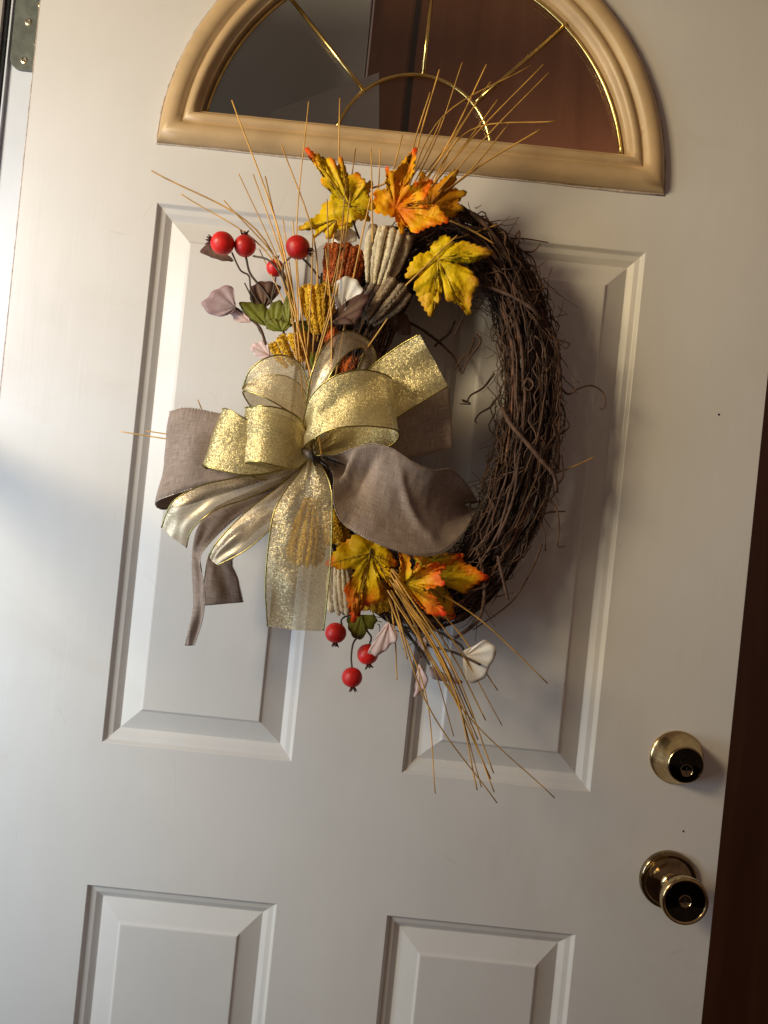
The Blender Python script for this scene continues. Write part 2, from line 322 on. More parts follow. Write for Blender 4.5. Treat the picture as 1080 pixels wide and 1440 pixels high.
# ------------------------------------------------------------------ the door
X0, X1 = -0.4715, 0.4405          # hinge edge, lock edge
DZ0, DZ1 = 0.012, 2.032
door = thing('front_door', 'off white panelled front door with half moon window and brass knob', 'door', (0, 0, DZ0))
def door_rect(tl, tr, bl, br):
    a = [uv_of(*p) for p in (tl, tr, bl, br) if p]
    return a
# panels (u0,u1,v0,v1) from the photographed corners
lu0 = (uv_of(222, 283)[0] + uv_of(142, 1045)[0])/2; lu1 = uv_of(410, 1072)[0]
ru0 = uv_of(565, 1085)[0]; ru1 = (uv_of(908, 357)[0] + uv_of(830, 1113)[0])/2
tv = (uv_of(222, 283)[1] + uv_of(908, 357)[1])/2; bv = (uv_of(142, 1045)[1] + uv_of(830, 1113)[1])/2
tv2 = (uv_of(118, 1245)[1] + uv_of(808, 1312)[1])/2
PAN = [(lu0, lu1, ZC+bv, ZC+tv), (ru0, ru1, ZC+bv, ZC+tv), (lu0, lu1, 0.27, ZC+tv2), (ru0, ru1, 0.27, ZC+tv2)]
# half moon opening
AC = uv_of(577, 237); AR = 357/S; AU, AV = AC[0], ZC+AC[1]
# slab front face: vertical strips with holes, built as a grid of cells; the arch hole is ringed with its own faces
slab = MB()
xs = sorted({X0, X1, lu0, lu1, ru0, ru1}); zs = [DZ0, 0.27, ZC+tv2, ZC+bv, ZC+tv, AV]
def inpan(x, z): return any(a < x < b and c < z < d for a, b, c, d in PAN)
T = 0.044
for i in range(len(xs)-1):
    for j in range(len(zs)-1):
        if inpan((xs[i]+xs[i+1])/2, (zs[j]+zs[j+1])/2): continue
        slab.add([(xs[i], 0, zs[j]), (xs[i+1], 0, zs[j]), (xs[i+1], 0, zs[j+1]), (xs[i], 0, zs[j+1])], [(0, 1, 2, 3)])
ri = AR-0.020
na = 64; arc = [(AU-ri*math.cos(math.pi*k/na), AV+ri*math.sin(math.pi*k/na)+(0 if 0 < k < na else 0)) for k in range(na+1)]
def outer(k):
    a = math.pi*k/na; dx, dz = -math.cos(a), math.sin(a); ts = []
    if dx < -1e-6: ts.append((X0-AU)/dx)
    if dx > 1e-6: ts.append((X1-AU)/dx)
    if dz > 1e-6: ts.append((DZ1-AV)/dz)
    t = min(ts); return (AU+dx*t, AV+dz*t)
oc = [outer(k) for k in range(na+1)]
vs = [(x, 0, z) for x, z in arc] + [(x, 0, z) for x, z in oc]
slab.add(vs, [(k, k+1, na+1+k+1, na+1+k) for k in range(na)])
for cx_ in (X0, X1):   # fill the two top corners
    ks = [k for k in range(na) if (abs(oc[k][0]-cx_) < 1e-6) != (abs(oc[k+1][0]-cx_) < 1e-6)]
    for k in ks: slab.add([(oc[k][0], 0, oc[k][1]), (oc[k+1][0], 0, oc[k+1][1]), (cx_, 0, DZ1)], [(0, 1, 2)])
for a, b in (((X0, DZ0), (X0, DZ1)), ((X1, DZ1), (X1, DZ0)), ((X0, DZ1), (X1, DZ1)), ((X1, DZ0), (X0, DZ0))):   # edges
    slab.add([(a[0], 0, a[1]), (b[0], 0, b[1]), (b[0], T, b[1]), (a[0], T, a[1])], [(0, 1, 2, 3)])
rb = arc + [(AU+ri, AV+0.02), (AU-ri, AV+0.02)]
for k in range(na): slab.add([(arc[k][0], 0, arc[k][1]), (arc[k+1][0], 0, arc[k+1][1]), (arc[k+1][0], T, arc[k+1][1]), (arc[k][0], T, arc[k][1])], [(0, 1, 2, 3)])
slab.add([(AU-ri, 0, AV), (AU+ri, 0, AV), (AU+ri, T, AV), (AU-ri, T, AV)], [(0, 1, 2, 3)])
slab.add([(X0, T, DZ0), (X1, T, DZ0), (X1, T, AV), (X0, T, AV)], [(0, 1, 2, 3)])
slab.add([(x, T, z) for x, z in arc] + [(x, T, z) for x, z in oc], [(k, k+1, na+1+k+1, na+1+k) for k in range(na)])
slab.build('door_slab', M['door'], door, smooth=False)
PROF = [(0, 0.0), (0.0008, -0.0005), (0.0036, -0.0042), (0.0046, -0.0049), (0.0100, -0.0064), (0.0150, -0.0098), (0.0170, -0.0110), (0.0180, -0.0108), (0.0190, -0.0104),
        (0.0408, -0.0030), (0.0418, -0.0025), (0.0440, -0.0004), (0.0452, -0.0002), (0.0456, -0.0002)]
for (a, b, c, d) in PAN:
    mb = MB(); vs = []
    for t, h in PROF: vs += [(a+t, -h, c+t), (b-t, -h, c+t), (b-t, -h, d-t), (a+t, -h, d-t)]
    fs = [(i*4+k, i*4+(k+1) % 4, (i+1)*4+(k+1) % 4, (i+1)*4+k) for i in range(len(PROF)-1) for k in range(4)]
    n = (len(PROF)-1)*4; fs.append((n, n+1, n+2, n+3)); mb.add(vs, fs)
    mb.build('panel', M['door'], door, smooth=False)

# window trim: profile swept round the arch and along its foot
TPR = [(0, 0.0), (0, .002), (.0015, .0055), (.006, .0115), (.012, .0145), (.018, .0145), (.023, .0125), (.0262, .0082), (.0285, .0078), (.031, .0102), (.0345, .0116), (.038, .0108), (.0405, .0075), (.0425, .0035), (.0450, .0022), (.0452, -.010)]
def trim_line(t, n=96):
    tb = t*0.042/0.0452; Rr = AR-t; a0 = math.asin(min(1, tb/Rr))
    arcp = [(AU-Rr*math.cos(a0+(math.pi-2*a0)*k/n), AV+Rr*math.sin(a0+(math.pi-2*a0)*k/n)) for k in range(n+1)]
    xe = Rr*math.cos(a0); m = 24
    return arcp + [(AU+xe-2*xe*k/m, AV+tb) for k in range(1, m)]
mb = MB(); rows = [trim_line(t) for t, h in TPR]; nn = len(rows[0])
rw = random.Random(3)
vs = [(x+0.0002*rw.uniform(-1, 1), -h, z+(0.0005*noise.noise(Vector((x*30, i, 0))) if i < 2 else 0)) for i, ((t, h), row) in enumerate(zip(TPR, rows)) for x, z in row]
mb.add(vs, [(i*nn+k, i*nn+(k+1) % nn, (i+1)*nn+(k+1) % nn, (i+1)*nn+k) for i in range(len(TPR)-1) for k in range(nn)])
fr = mb.build('window_frame', M['frame'], door, sharp=45)
mb = MB()   # ragged bead of caulk round the trim
ln = trim_line(-0.0012); 
mb.tube([Vector((x, -0.0004, z)) + Vector((noise.noise(Vector((x*60, z*60, 1)))*.0012, 0, noise.noise(Vector((x*60, z*60, 5)))*.0012)) for x, z in ln+[ln[0]]], [0.0013+0.0009*noise.noise(Vector((x*90, z*90, 2))) for x, z in ln+[ln[0]]], 6, cap=False)
mb.build('caulk_bead', simple('trim_caulk', (0.50, 0.42, 0.36), 0.7, var=0.3, scale=150), fr)
mb = MB(); gr = AR-0.0448; g0 = math.asin(0.0415/gr); gp = [(AU-gr*math.cos(g0+(math.pi-2*g0)*k/64), 0.008, AV+gr*math.sin(g0+(math.pi-2*g0)*k/64)) for k in range(65)]
mb.add(gp, [tuple(range(65))[::-1]]); mb.add([(x, 0.011, z) for x, y, z in gp], [tuple(range(65))])
mb.build('glass_pane', M['glass'], door, smooth=False)
GB = AV+0.0415
def came(pts, r=0.0024): 
    mb = MB(); mb.tube(pts, r, 8); mb.build('glazing_bar', M['came'], door)
ir = 112/S; cdz = AV+0.0415-25/S
a0 = math.asin((25/S)/ir)
came([(AU-ir*math.cos(a0+(math.pi-2*a0)*k/40), 0.0055, cdz+ir*math.sin(a0+(math.pi-2*a0)*k/40)) for k in range(41)])
for ang in (90+44.5, 90, 90-43.5):
    a = math.radians(ang); c = (AU+0.004, cdz)
    came([(c[0]+math.cos(a)*r, 0.0055, c[1]+math.sin(a)*r) for r in (ir+0.001, 0.15, (AR-0.047)+(-0.0 if ang != 90 else 0))])
rr = AR-0.049; a0 = math.asin(0.0415/rr)
came([(AU-rr*math.cos(a0+(math.pi-2*a0)*k/60), 0.0055, AV+rr*math.sin(a0+(math.pi-2*a0)*k/60)) for k in range(61)], 0.002)

for px_, py_, r_ in ((1011, 583, .0011), (777, 1045, .0013), (961, 1169, .0010)):   # chips in the paint
    mb = MB(); mb.lathe(P(px_, py_, -0.0006 if px_ == 777 else 0.0), (0, -1, 0), [(r_*1.3, 0), (r_, 0.0003), (r_*.4, 0.0002)], 9); mb.build('paint_chip', M['dark'], door)
# deadbolt
u, v = uv_of(951, 1065); u -= 0.0; c = (u, 0, ZC+v)
mb = MB(); mb.lathe(c, (0, -1, 0), [(0.0322, 0.0), (0.0322, 0.0015), (0.0312, 0.0028), (0.0300, 0.0036), (0.0218, 0.0270), (0.0207, 0.0292), (0.0200, 0.0297), (0.0196, 0.0285)], 72, cap=False)
db = mb.build('deadbolt', M['brass'], door, sharp=50)
mb = MB(); mb.lathe(c, (0, -1, 0), [(0.0197, 0.024), (0.0195, 0.0286), (0.0190, 0.0290), (0.0070, 0.0290), (0.0068, 0.0298), (0.0062, 0.0300)], 60)
mb.build('lock_face', M['face'], db, sharp=40)
mb = MB(); kc = (c[0]+0.001, 0, c[2]-0.0058)
mb.lathe((kc[0], 0, kc[2]), (0, -1, 0), [(0.0074, 0.0285), (0.0074, 0.0304), (0.0068, 0.0308), (0.0062, 0.0302), (0.0058, 0.0300)], 40); mb.build('key_cylinder', M['brass_dark'], db, sharp=40)
mb = MB(); mb.box(kc[0]-0.0007, kc[0]+0.0007, -0.0304, -0.0290, kc[2]-0.0042, kc[2]+0.0042); mb.build('keyhole', M['dark'], db, smooth=False)
mb = MB()   # worn raised lettering round the face, no longer legible
for k in range(7):
    a = math.radians(140-k*100/6); x, z = c[0]+0.0135*math.cos(a), c[2]+0.0135*math.sin(a)-0.002
    if k in (3,): continue
    mb.tube([(x-0.0011, -0.0291, z-0.0015), (x-0.0008, -0.0292, z+0.0012)], 0.00028, 5); mb.tube([(x+0.0008, -0.0291, z-0.0014), (x+0.0010, -0.0292, z+0.0012)], 0.00028, 5)
    mb.tube([(x-0.0008, -0.0291, z), (x+0.0009, -0.0292, z+(0.001 if k % 2 else -0.0006))], 0.00025, 5)
mb.build('worn_marking', M['face'], db)
# knob
u, v = uv_of(939, 1236); c = (u, 0, ZC+v)
mb = MB(); mb.lathe(c, (0, -1, 0), [(0.0345, 0.0), (0.0345, 0.003), (0.0335, 0.0055), (0.031, 0.0070), (0.0300, 0.0066), (0.0285, 0.0058), (0.0255, 0.0062), (0.0245, 0.0075), (0.0225, 0.0078), (0.0160, 0.0100), (0.0125, 0.0125)], 72, cap=False)
kb = mb.build('door_knob', M['brass_dark'], door, sharp=60)
mb = MB(); mb.lathe(c, (0, -1, 0), [(0.0128, 0.0095), (0.0132, 0.0130), (0.0118, 0.0150), (0.0095, 0.0165), (0.0092, 0.0190), (0.0108, 0.0205), (0.0112, 0.0225), (0.0100, 0.024), (0.0105, 0.026), (0.0150, 0.0285),
        (0.0200, 0.0320), (0.0235, 0.0370), (0.0255, 0.0430), (0.0268, 0.0480), (0.0270, 0.0515), (0.0264, 0.0540), (0.0250, 0.0552), (0.0238, 0.0550), (0.0228, 0.0540)], 72, cap=False)
mb.build('knob_grip', M['brass'], kb, sharp=70)
mb = MB(); mb.lathe(c, (0, -1, 0), [(0.0232, 0.050), (0.0226, 0.0541), (0.0205, 0.0536), (0.0150, 0.0520), (0.0072, 0.0512)], 72, cap=False); mb.build('knob_face', M['face'], kb, sharp=50)
mb = MB(); mb.lathe(c, (0, -1, 0), [(0.0074, 0.050), (0.0074, 0.0535), (0.0066, 0.0541), (0.0060, 0.0534), (0.0057, 0.0532)], 40); mb.build('key_cylinder', M['brass_dark'], kb, sharp=40)
mb = MB(); mb.box(c[0]-0.0007, c[0]+0.0007, -0.0538, -0.0520, c[2]-0.0040, c[2]+0.0040); mb.build('keyhole', M['dark'], kb, smooth=False)

# hinge leaf on the jamb, part of the door's hardware
HX0, HX1 = X0-0.0325, X0-0.0035
hz = ZC + uv_of(50, 97)[1]
mb = MB(); rc = 0.014
o = [(HX1, hz)] + [(HX0+rc-rc*math.sin(a), hz+rc-rc*math.cos(a)) for a in [math.pi/2*k/10 for k in range(11)]] 
top = hz+0.100
o += [(HX0+rc-rc*math.cos(a), top-rc+rc*math.sin(a)) for a in [math.pi/2*k/10 for k in range(11)]] + [(HX1, top)]
n = len(o); mb.add([(x, 0.0055, z) for x, z in o] + [(x, 0.0085, z) for x, z in o], [tuple(range(n))] + [(k, (k+1) % n, n+(k+1) % n, n+k) for k in range(n)])
hg = mb.build('hinge', M['hinge'], door, smooth=False)
for hx, hzz in ((31, 81), (49, 57), (37, 27), (55, 2)):
    uu, vv = uv_of(hx, hzz); cc = (uu, 0.0056, ZC+vv)
    mb = MB(); mb.lathe(cc, (0, -1, 0), [(0.0046, 0), (0.0042, 0.0008), (0.0026, 0.0012), (0.0012, 0.0004)], 20)
    mb.box(cc[0]-0.0024, cc[0]+0.0024, cc[1]-0.00135, cc[1]-0.0010, cc[2]-0.0004, cc[2]+0.0004)
    mb.box(cc[0]-0.0004, cc[0]+0.0004, cc[1]-0.00138, cc[1]-0.0009, cc[2]-0.0024, cc[2]+0.0024)
    mb.build('screw', M['screw'] if hx != 49 else M['hinge'], hg, sharp=30)

# jamb
jf = thing('door_frame', 'white painted door jamb with dark weatherstrip along the hinge side', 'door frame', (X0-0.03, 0, 0))
mb = MB(); mb.box(X0-0.0350, X0-0.0030, 0.0088, 0.05, 0, 2.06); mb.build('jamb', M['jamb'], jf, smooth=False)
mb = MB(); mb.tube([(X0-0.0022, 0.004, z/200*2.05) for z in range(201)], [0.0011+0.0007*noise.noise(Vector((0, 0, z*0.9))) for z in range(201)], 6); mb.build('caulk_line', M['caulk'], jf)
mb = MB(); mb.box(X0-0.0368, X0-0.0350, 0.004, 0.05, 0, 2.06); mb.build('stop_bead', M['jamb'], jf, smooth=False)
mb = MB(); mb.box(X0-0.0455, X0-0.0369, 0.010, 0.05, 0, 2.06); mb.tube([(X0-0.0435, 0.008, 0), (X0-0.0435, 0.008, 2.06)], 0.0022, 10); mb.build('weatherstrip', M['strip'], jf, sharp=40)
mb = MB(); mb.box(X0-0.0575, X0-0.0456, 0.001, 0.05, 0, 2.06); mb.build('frame_stop', M['casing'], jf, smooth=False)
mb = MB(); mb.box(X0-0.150, X0-0.0576, -0.004, 0.05, 0, 2.06); mb.build('casing', M['jamb'], jf, smooth=False)

# unseen storm door, added left of view so its rail casts a shadow band
sd = thing('storm_door_blocker', 'unseen white storm door added at the hinge side to cast a shadow band', 'storm door', (X0-0.115, -0.02, 0.02))
for nm, bx in (('blocker_rail', (-0.02, -0.72, ZC+0.045, ZC+0.075)), ('blocker_stile', (-0.66, -0.74, 0.02, 0.06)), ('blocker_kick_panel', (-0.02, -0.72, 0.04, 0.30)), ('blocker_top_rail', (-0.02, -0.72, 1.98, 2.04))):
    mb = MB(); mb.box(X0-0.130, X0-0.104, bx[1], bx[0], bx[2], bx[3]); mb.build(nm, M['jamb'], sd, smooth=False)

# wall and floor behind the open door
WY = 0.30
mb = MB(); mb.box(-0.097, 3.2, WY, WY+0.03, -0.02, 2.6); ww = mb.build('wall', M['wood'], None, smooth=False, kind='structure')
for gx in (-0.028, 0.95, 1.60):
    mb = MB(); mb.box(gx-0.004, gx+0.004, WY-0.003, WY+0.0, 0.0, 2.6); mb.build('batten', M['dark'], ww, smooth=False)
mb = MB(); mb.box(-3.2, -0.102, WY-0.02, WY+0.03, -0.02, 2.6); mb.build('wall', M['greywall'], None, smooth=False, kind='structure')
mb = MB(); mb.box(-3.2, 3.2, -3.5, WY+0.03, -0.04, 0.0); mb.build('floor', M['floor'], None, smooth=False, kind='structure')

bd = MB(); kk_ = (D+0.24)/D  # pale shape added behind the pane to imitate a reflection in the glass
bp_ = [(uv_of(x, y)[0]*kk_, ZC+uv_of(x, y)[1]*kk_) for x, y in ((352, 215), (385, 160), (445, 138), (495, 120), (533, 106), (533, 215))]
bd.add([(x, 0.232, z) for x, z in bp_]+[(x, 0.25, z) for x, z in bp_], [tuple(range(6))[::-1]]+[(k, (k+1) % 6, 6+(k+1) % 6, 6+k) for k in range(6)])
bd.build('reflection_panel', simple('pale_reflection_grey', (0.66, 0.72, 0.74), 0.6, var=0.12, scale=9), None, smooth=False, kind='structure')

# ------------------------------------------------------------------ grapevine wreath
WC = (613, 590); WA, WB = 130, 260; HM = 0.045
wreath = thing('wreath', 'oval grapevine wreath of tangled dark brown vines hanging on the door', 'wreath', P(613, 590, 0.04))
def ring(th, rad, h):      # th: 0 = right, counted clockwise in the picture; rad in photo px off the mid line
    ex, ey = WA*math.cos(th), WB*math.sin(th)
    nx, ny = math.cos(th)/WA, math.sin(th)/WB; l = math.hypot(nx, ny)
    x, y = ex+nx/l*rad, ey+ny/l*rad
    return (WC[0]+x*CT-y*ST*1.0, WC[1]+x*ST+y*CT, h)
rv = random.Random(11)
def vine_path(th0, L, rho, phi, tw, n, wob=5, kink=0.0):
    pts = []; s0 = rv.uniform(0, 50)
    for i in range(n):
        t = i/(n-1); th = th0+L*t
        a = phi + tw*t; r = rho*(1 + 0.25*noise.noise(Vector((s0+t*3, 1, 0))))
        thick = 0.92 + 0.12*math.sin(th*2.0+1)
        pr = 44*thick*r*math.cos(a) + wob*noise.noise(Vector((s0+t*7, 2, 0))) 
        ph = HM + 0.034*r*math.sin(a) + 0.003*noise.noise(Vector((s0+t*7, 3, 0)))
        if kink: pr += kink*noise.noise(Vector((s0+t*L*9, 4, 0)))
        pts.append(P(*ring(th, pr, max(0.004, ph))))
    return pts
for i in range(250):
    rho = math.sqrt(rv.uniform(0.12, 1.0)); L = rv.uniform(0.9, 3.4)*rv.choice((1, -1))
    n = int(abs(L)*22)+8; r0 = rv.choice((0.0007, 0.0009, 0.0011, 0.0013, 0.0015, 0.0018, 0.0024))
    mb = MB(); mb.tube(vine_path(rv.uniform(0, 6.28), L, rho, rv.uniform(0, 6.28), rv.uniform(-2.6, 2.6), n, 4, 2.5), [r0*(1-0.35*k/n)*(1+0.12*rv.uniform(-1, 1)) for k in range(n)], 6, 0.06, rv)
    mb.build('vine', M[('bark', 'vine', 'vinedark', 'vine', 'vinered', 'vine', 'vinedark')[i % 7]], wreath)
mb = MB()
for i in range(520):     # hair-thin shoots between the vines
    L = rv.uniform(0.15, 0.8)*rv.choice((1, -1)); n = int(abs(L)*26)+7
    p = vine_path(rv.uniform(0, 6.28), L, rv.uniform(0.75, 1.14), rv.uniform(0, 6.28), rv.uniform(-1.8, 1.8), n, 9, 11)
    mb.tube(p, rv.uniform(0.0004, 0.0009), 4)
for i in range(130):     # loose peeling strips of bark and broken shoots standing off the bundle
    th = rv.uniform(-1.5, 1.9); rad = rv.choice((-1, 1))*rv.uniform(28, 48); out_ = rv.uniform(6, 34)*(1 if rad > 0 else -1); dth = rv.uniform(-.22, .22); h0 = HM+rv.uniform(-.015, .03)
    q = [ring(th+dth*k/7, rad+out_*(k/7)**1.6+rv.uniform(-1.5, 1.5), max(.006, h0+0.010*(k/7)*rv.uniform(-1, 1))) for k in range(8)]
    mb.tube([P(*x) for x in q], [rv.uniform(.0005, .0009)*(1-.6*k/7) for k in range(8)], 4)
mb.build('fine_shoots', M['twig'], wreath, kind='stuff')
VN = [([(665, 400, 7), (690, 405, 8), (722, 418, 8.3), (748, 434, 8), (762, 450, 7)], 4.2, 'bark'),
      ([(706, 574, 7.2), (718, 596, 8.2), (740, 622, 8.5), (762, 648, 8.2), (779, 668, 7.8), (783, 692, 6.5)], 5.2, 'bark'),
      ([(648, 290, 5.5), (678, 312, 7), (704, 345, 7.2), (726, 385, 7), (746, 425, 6.5), (768, 478, 6)], 4.6, 'vine'),
      ([(671, 770, 7.5), (680, 812, 8), (680, 848, 8), (670, 875, 7.2), (640, 897, 6)], 4.4, 'bark'),
      ([(700, 782, 8), (704, 800, 8.4), (714, 842, 7.6)], 3.6, 'bark'),
      ([(783, 480, 6), (788, 540, 6.3), (786, 600, 6.5), (784, 660, 6)], 4.0, 'vine'),
      ([(730, 640, 8.4), (722, 700, 8.2), (703, 750, 8), (690, 776, 7)], 3.6, 'vine'),
      ([(563, 446, 3.5), (600, 468, 3), (633, 496, 2.6), (648, 522, 2.5)], 3.2, 'vine'),
      ([(640, 450, 3.5), (632, 468, 3.2), (618, 480, 3), (611, 487, 2.6)], 3.0, 'bark')]
for pts, r, m in VN:
    q = cr([(a, b, h/100) for a, b, h in pts], 26); mb = MB()
    mb.tube([P(*x) for x in q], [r/S*0.55*(1+0.14*rv.uniform(-1, 1)) for _ in q], 8, 0.08, rv); mb.build('vine', M[m], wreath)
TD = [[(783, 538, 5), (798, 554, 5.5), (812, 547, 5.5), (830, 542, 5), (846, 550, 4.5), (852, 566, 4.2), (847, 576, 4), (843, 573, 4)],
      [(665, 299, 5), (690, 315, 5), (705, 333, 5), (740, 336, 4.5), (771, 341, 4)], [(718, 346, 5), (730, 325, 5), (728, 348, 5), (716, 352, 5)],
      [(700, 333, 5), (730, 350, 5), (748, 362, 4.5), (754, 378, 4), (751, 386, 4)], [(724, 352, 5), (748, 354, 4.5), (760, 343, 4)],
      [(728, 372, 6), (735, 380, 6), (730, 388, 6), (724, 382, 6)], [(772, 470, 6), (785, 478, 6), (800, 483, 6), (795, 490, 6), (788, 484, 6), (780, 490, 6)],
      [(780, 495, 6), (788, 503, 6), (783, 515, 6), (790, 520, 6), (783, 524, 6), (786, 510, 6)], [(667, 475, 5), (660, 495, 4), (648, 505, 4), (640, 520, 4)],
      [(670, 470, 5), (676, 480, 5), (662, 500, 4), (655, 512, 4), (650, 525, 4), (645, 517, 4), (652, 515, 4)], [(695, 525, 6), (680, 545, 5), (662, 556, 4), (656, 566, 3.6), (650, 562, 3.4), (662, 568, 3.4), (647, 568, 3.3)],
      [(698, 560, 6), (690, 572, 5), (674, 582, 4), (668, 592, 3.6), (671, 595, 3.6)], [(703, 590, 6), (699, 612, 6), (706, 626, 6), (702, 612, 6)],
      [(785, 555, 6), (794, 580, 6), (793, 596, 6), (786, 604, 6)], [(700, 650, 6), (694, 690, 6), (688, 720, 6)], [(672, 694, 4), (680, 690, 4), (687, 682, 4)],
      [(758, 722, 6), (775, 720, 5.6), (795, 719, 5)], [(760, 690, 6), (782, 715, 6), (786, 745, 5.5), (784, 768, 5), (794, 768, 5)], [(748, 712, 6), (765, 748, 6), (767, 775, 5.5)],
      [(762, 765, 6), (748, 800, 6), (725, 840, 5.5), (700, 862, 5), (665, 886, 5)], [(785, 680, 6), (792, 668, 6), (790, 640, 6)], [(790, 610, 6), (800, 600, 6), (797, 590, 6)],
      [(640, 470, 5), (655, 440, 5), (664, 428, 5)], [(735, 545, 8.3), (742, 532, 8.4), (750, 540, 8.4), (744, 549, 8.3), (734, 540, 8.4)], [(745, 408, 7), (760, 408, 6.5), (764, 404, 6)]]
for pts in TD:
    q = cr([(a, b, h/100) for a, b, h in pts], 30); mb = MB()
    mb.tube([P(*x) for x in q], [1.5/S*(1.15-0.6*k/29) for k in range(30)], 5); mb.build('tendril', M['twig'], wreath)

# ------------------------------------------------------------------ ribbon bow
bow = thing('ribbon_bow', 'large bow of glittery gold mesh and taupe linen ribbon tied on the wreath', 'bow', P(438, 642, 0.05))
rr_ = random.Random(5)
def ribbon(name, A, B, mat, wire='goldwire', nU=56, nV=14, bulge=0.0, rip=0.0015, label=None, fold=0.0, gather=0.18, wr=0.0008, seed=0, thick=0.0, creases=()):
    a = [P(*p) for p in cr([(x, y, h/100) for x, y, h in A], nU)]; b = [P(*p) for p in cr([(x, y, h/100) for x, y, h in B], nU)]
    wid = max((p-q).length for p, q in zip(a, b)); ln = [0.0]
    for i in range(1, nU): ln.append(ln[-1] + ((a[i]+b[i])/2 - (a[i-1]+b[i-1])/2).length)
    vs = []; uv = []
    for i in range(nU):
        t = (a[min(i+1, nU-1)]+b[min(i+1, nU-1)])/2 - (a[max(i-1, 0)]+b[max(i-1, 0)])/2
        c = b[i]-a[i]; nrm = t.cross(c)
        if nrm.length > 1e-9: nrm.normalize()
        f = i/(nU-1); g = max(0, 1-ln[i]/0.05)   # gathers near the knot
        for j in range(nV):
            s = j/(nV-1); w_ = math.sin(math.pi*s)
            d = bulge*w_ + g*gather*0.02*math.sin(s*19+seed)*w_ + rip*w_*noise.noise(Vector((ln[i]*30, s*2.5, seed*7.1)))*2 + fold*w_*math.sin(s*5.5+f*4+seed)
            for f0, w0_, am, sl in creases: d += am*math.exp(-((f-f0-sl*(s-.5))/w0_)**2)*w_
            d += (0.0006 if thick else 0.00018)*noise.noise(Vector((ln[i]*110, s*8, seed*3.3)))
            vs.append(a[i]+c*s+nrm*d); uv.append((ln[i], s*wid))
    mb = MB(); mb.add(vs, [(i*nV+j, i*nV+j+1, (i+1)*nV+j+1, (i+1)*nV+j) for i in range(nU-1) for j in range(nV-1)])
    o = mb.build(name, M[mat], bow, uv=uv)
    if label: o['label'] = label
    if thick:
        md = o.modifiers.new('thickness', 'SOLIDIFY'); md.thickness = thick; md.offset = 0
    for e in (a, b):
        k = MB()
        if wire == 'stitch':
            pts = []; 
            for i in range(nU-1):
                for q in range(5): pts.append(e[i].lerp(e[i+1], q/5))
            k.tube(pts, [wr*(1.25 if (i//2) % 2 else 0.75) for i in range(len(pts))], 5, 0.25, rr_)
        else: k.tube(e, wr, 6)
        k.build('wire_edge', M[wire], o)
    return o
LN = dict(wire='stitch', wr=0.00055, thick=0.0005)
ribbon('ribbon_loop', [(432, 636, 5), (380, 600, 5), (320, 590, 5.2), (265, 580, 5.6), (245, 577, 7), (239, 579, 8.6), (262, 573, 9.4), (300, 580, 9.6), (350, 592, 9), (432, 636, 6.5)],
       [(432, 645, 5), (390, 668, 5), (320, 692, 5.4), (255, 712, 5.6), (226, 716, 7), (219, 706, 8.6), (245, 695, 9.4), (290, 682, 9.6), (350, 672, 9), (432, 648, 6.5)], 'linen', label='wide taupe linen loop on the far left', nU=80, seed=1, rip=.003, **LN)
ribbon('ribbon_tail', [(450, 622, 6.3), (500, 592, 6.5), (560, 562, 6.5), (632, 545, 6.5)], [(450, 645, 6.3), (510, 652, 6.8), (570, 646, 7), (637, 630, 7)], 'linen', label='square cut taupe linen tail behind the gold tail', seed=2, **LN)
ribbon('ribbon_tail', [(400, 670, 6), (345, 694, 6.6), (300, 716, 7.2), (277, 745, 7.8), (270, 790, 8), (272, 850, 7.8), (263, 896, 7.4), (260, 908, 7.2)],
       [(420, 682, 6), (385, 702, 6.6), (338, 724, 7.4), (294, 765, 8.6), (281, 788, 9), (288, 830, 9.2), (285, 870, 8.6), (273, 908, 8)], 'linen', label='long narrow folded taupe linen tail hanging lowest', nU=80, seed=3, rip=.004, **LN)
ribbon('ribbon_tail', [(372, 712, 5.6), (330, 740, 5.6), (296, 775, 5.6), (287, 815, 5.6), (284, 852, 5.8)], [(395, 725, 5), (362, 745, 4.8), (328, 785, 4.6), (335, 815, 4.4), (342, 847, 4.4)], 'linen', label='short taupe linen tail end hanging behind', seed=4, rip=.003, **LN)
ribbon('ribbon_loop', [(446, 640, 8), (470, 640, 9.5), (498, 630, 11.2), (525, 624, 12), (552, 631, 12), (580, 649, 11.6), (608, 661, 10.6), (634, 660, 9.2), (656, 680, 7.2), (672, 706, 4.5)],
       [(448, 648, 8), (468, 665, 9.6), (469, 705, 11), (480, 733, 12), (508, 753, 12.6), (545, 770, 12.4), (585, 781, 11.6), (622, 777, 10.0), (650, 752, 7.6), (671, 716, 4.5)], 'linen', label='broad taupe linen loop at lower right', nU=110, nV=30, bulge=.016, fold=.0, seed=5, rip=.0012, creases=((.17, .026, -.012, -.10), (.10, .03, .007, -.05), (.27, .06, .009, -.16), (.62, .03, -.004, .35)), **LN)
ribbon('ribbon_tail', [(438, 628, 8), (470, 572, 8.5), (520, 518, 9), (560, 487, 10), (590, 470, 11)], [(448, 640, 8), (490, 628, 8.5), (540, 598, 9), (590, 567, 10), (630, 543, 10.5)], 'gold', label='gold mesh tail cut square at upper right', seed=6, rip=.003)
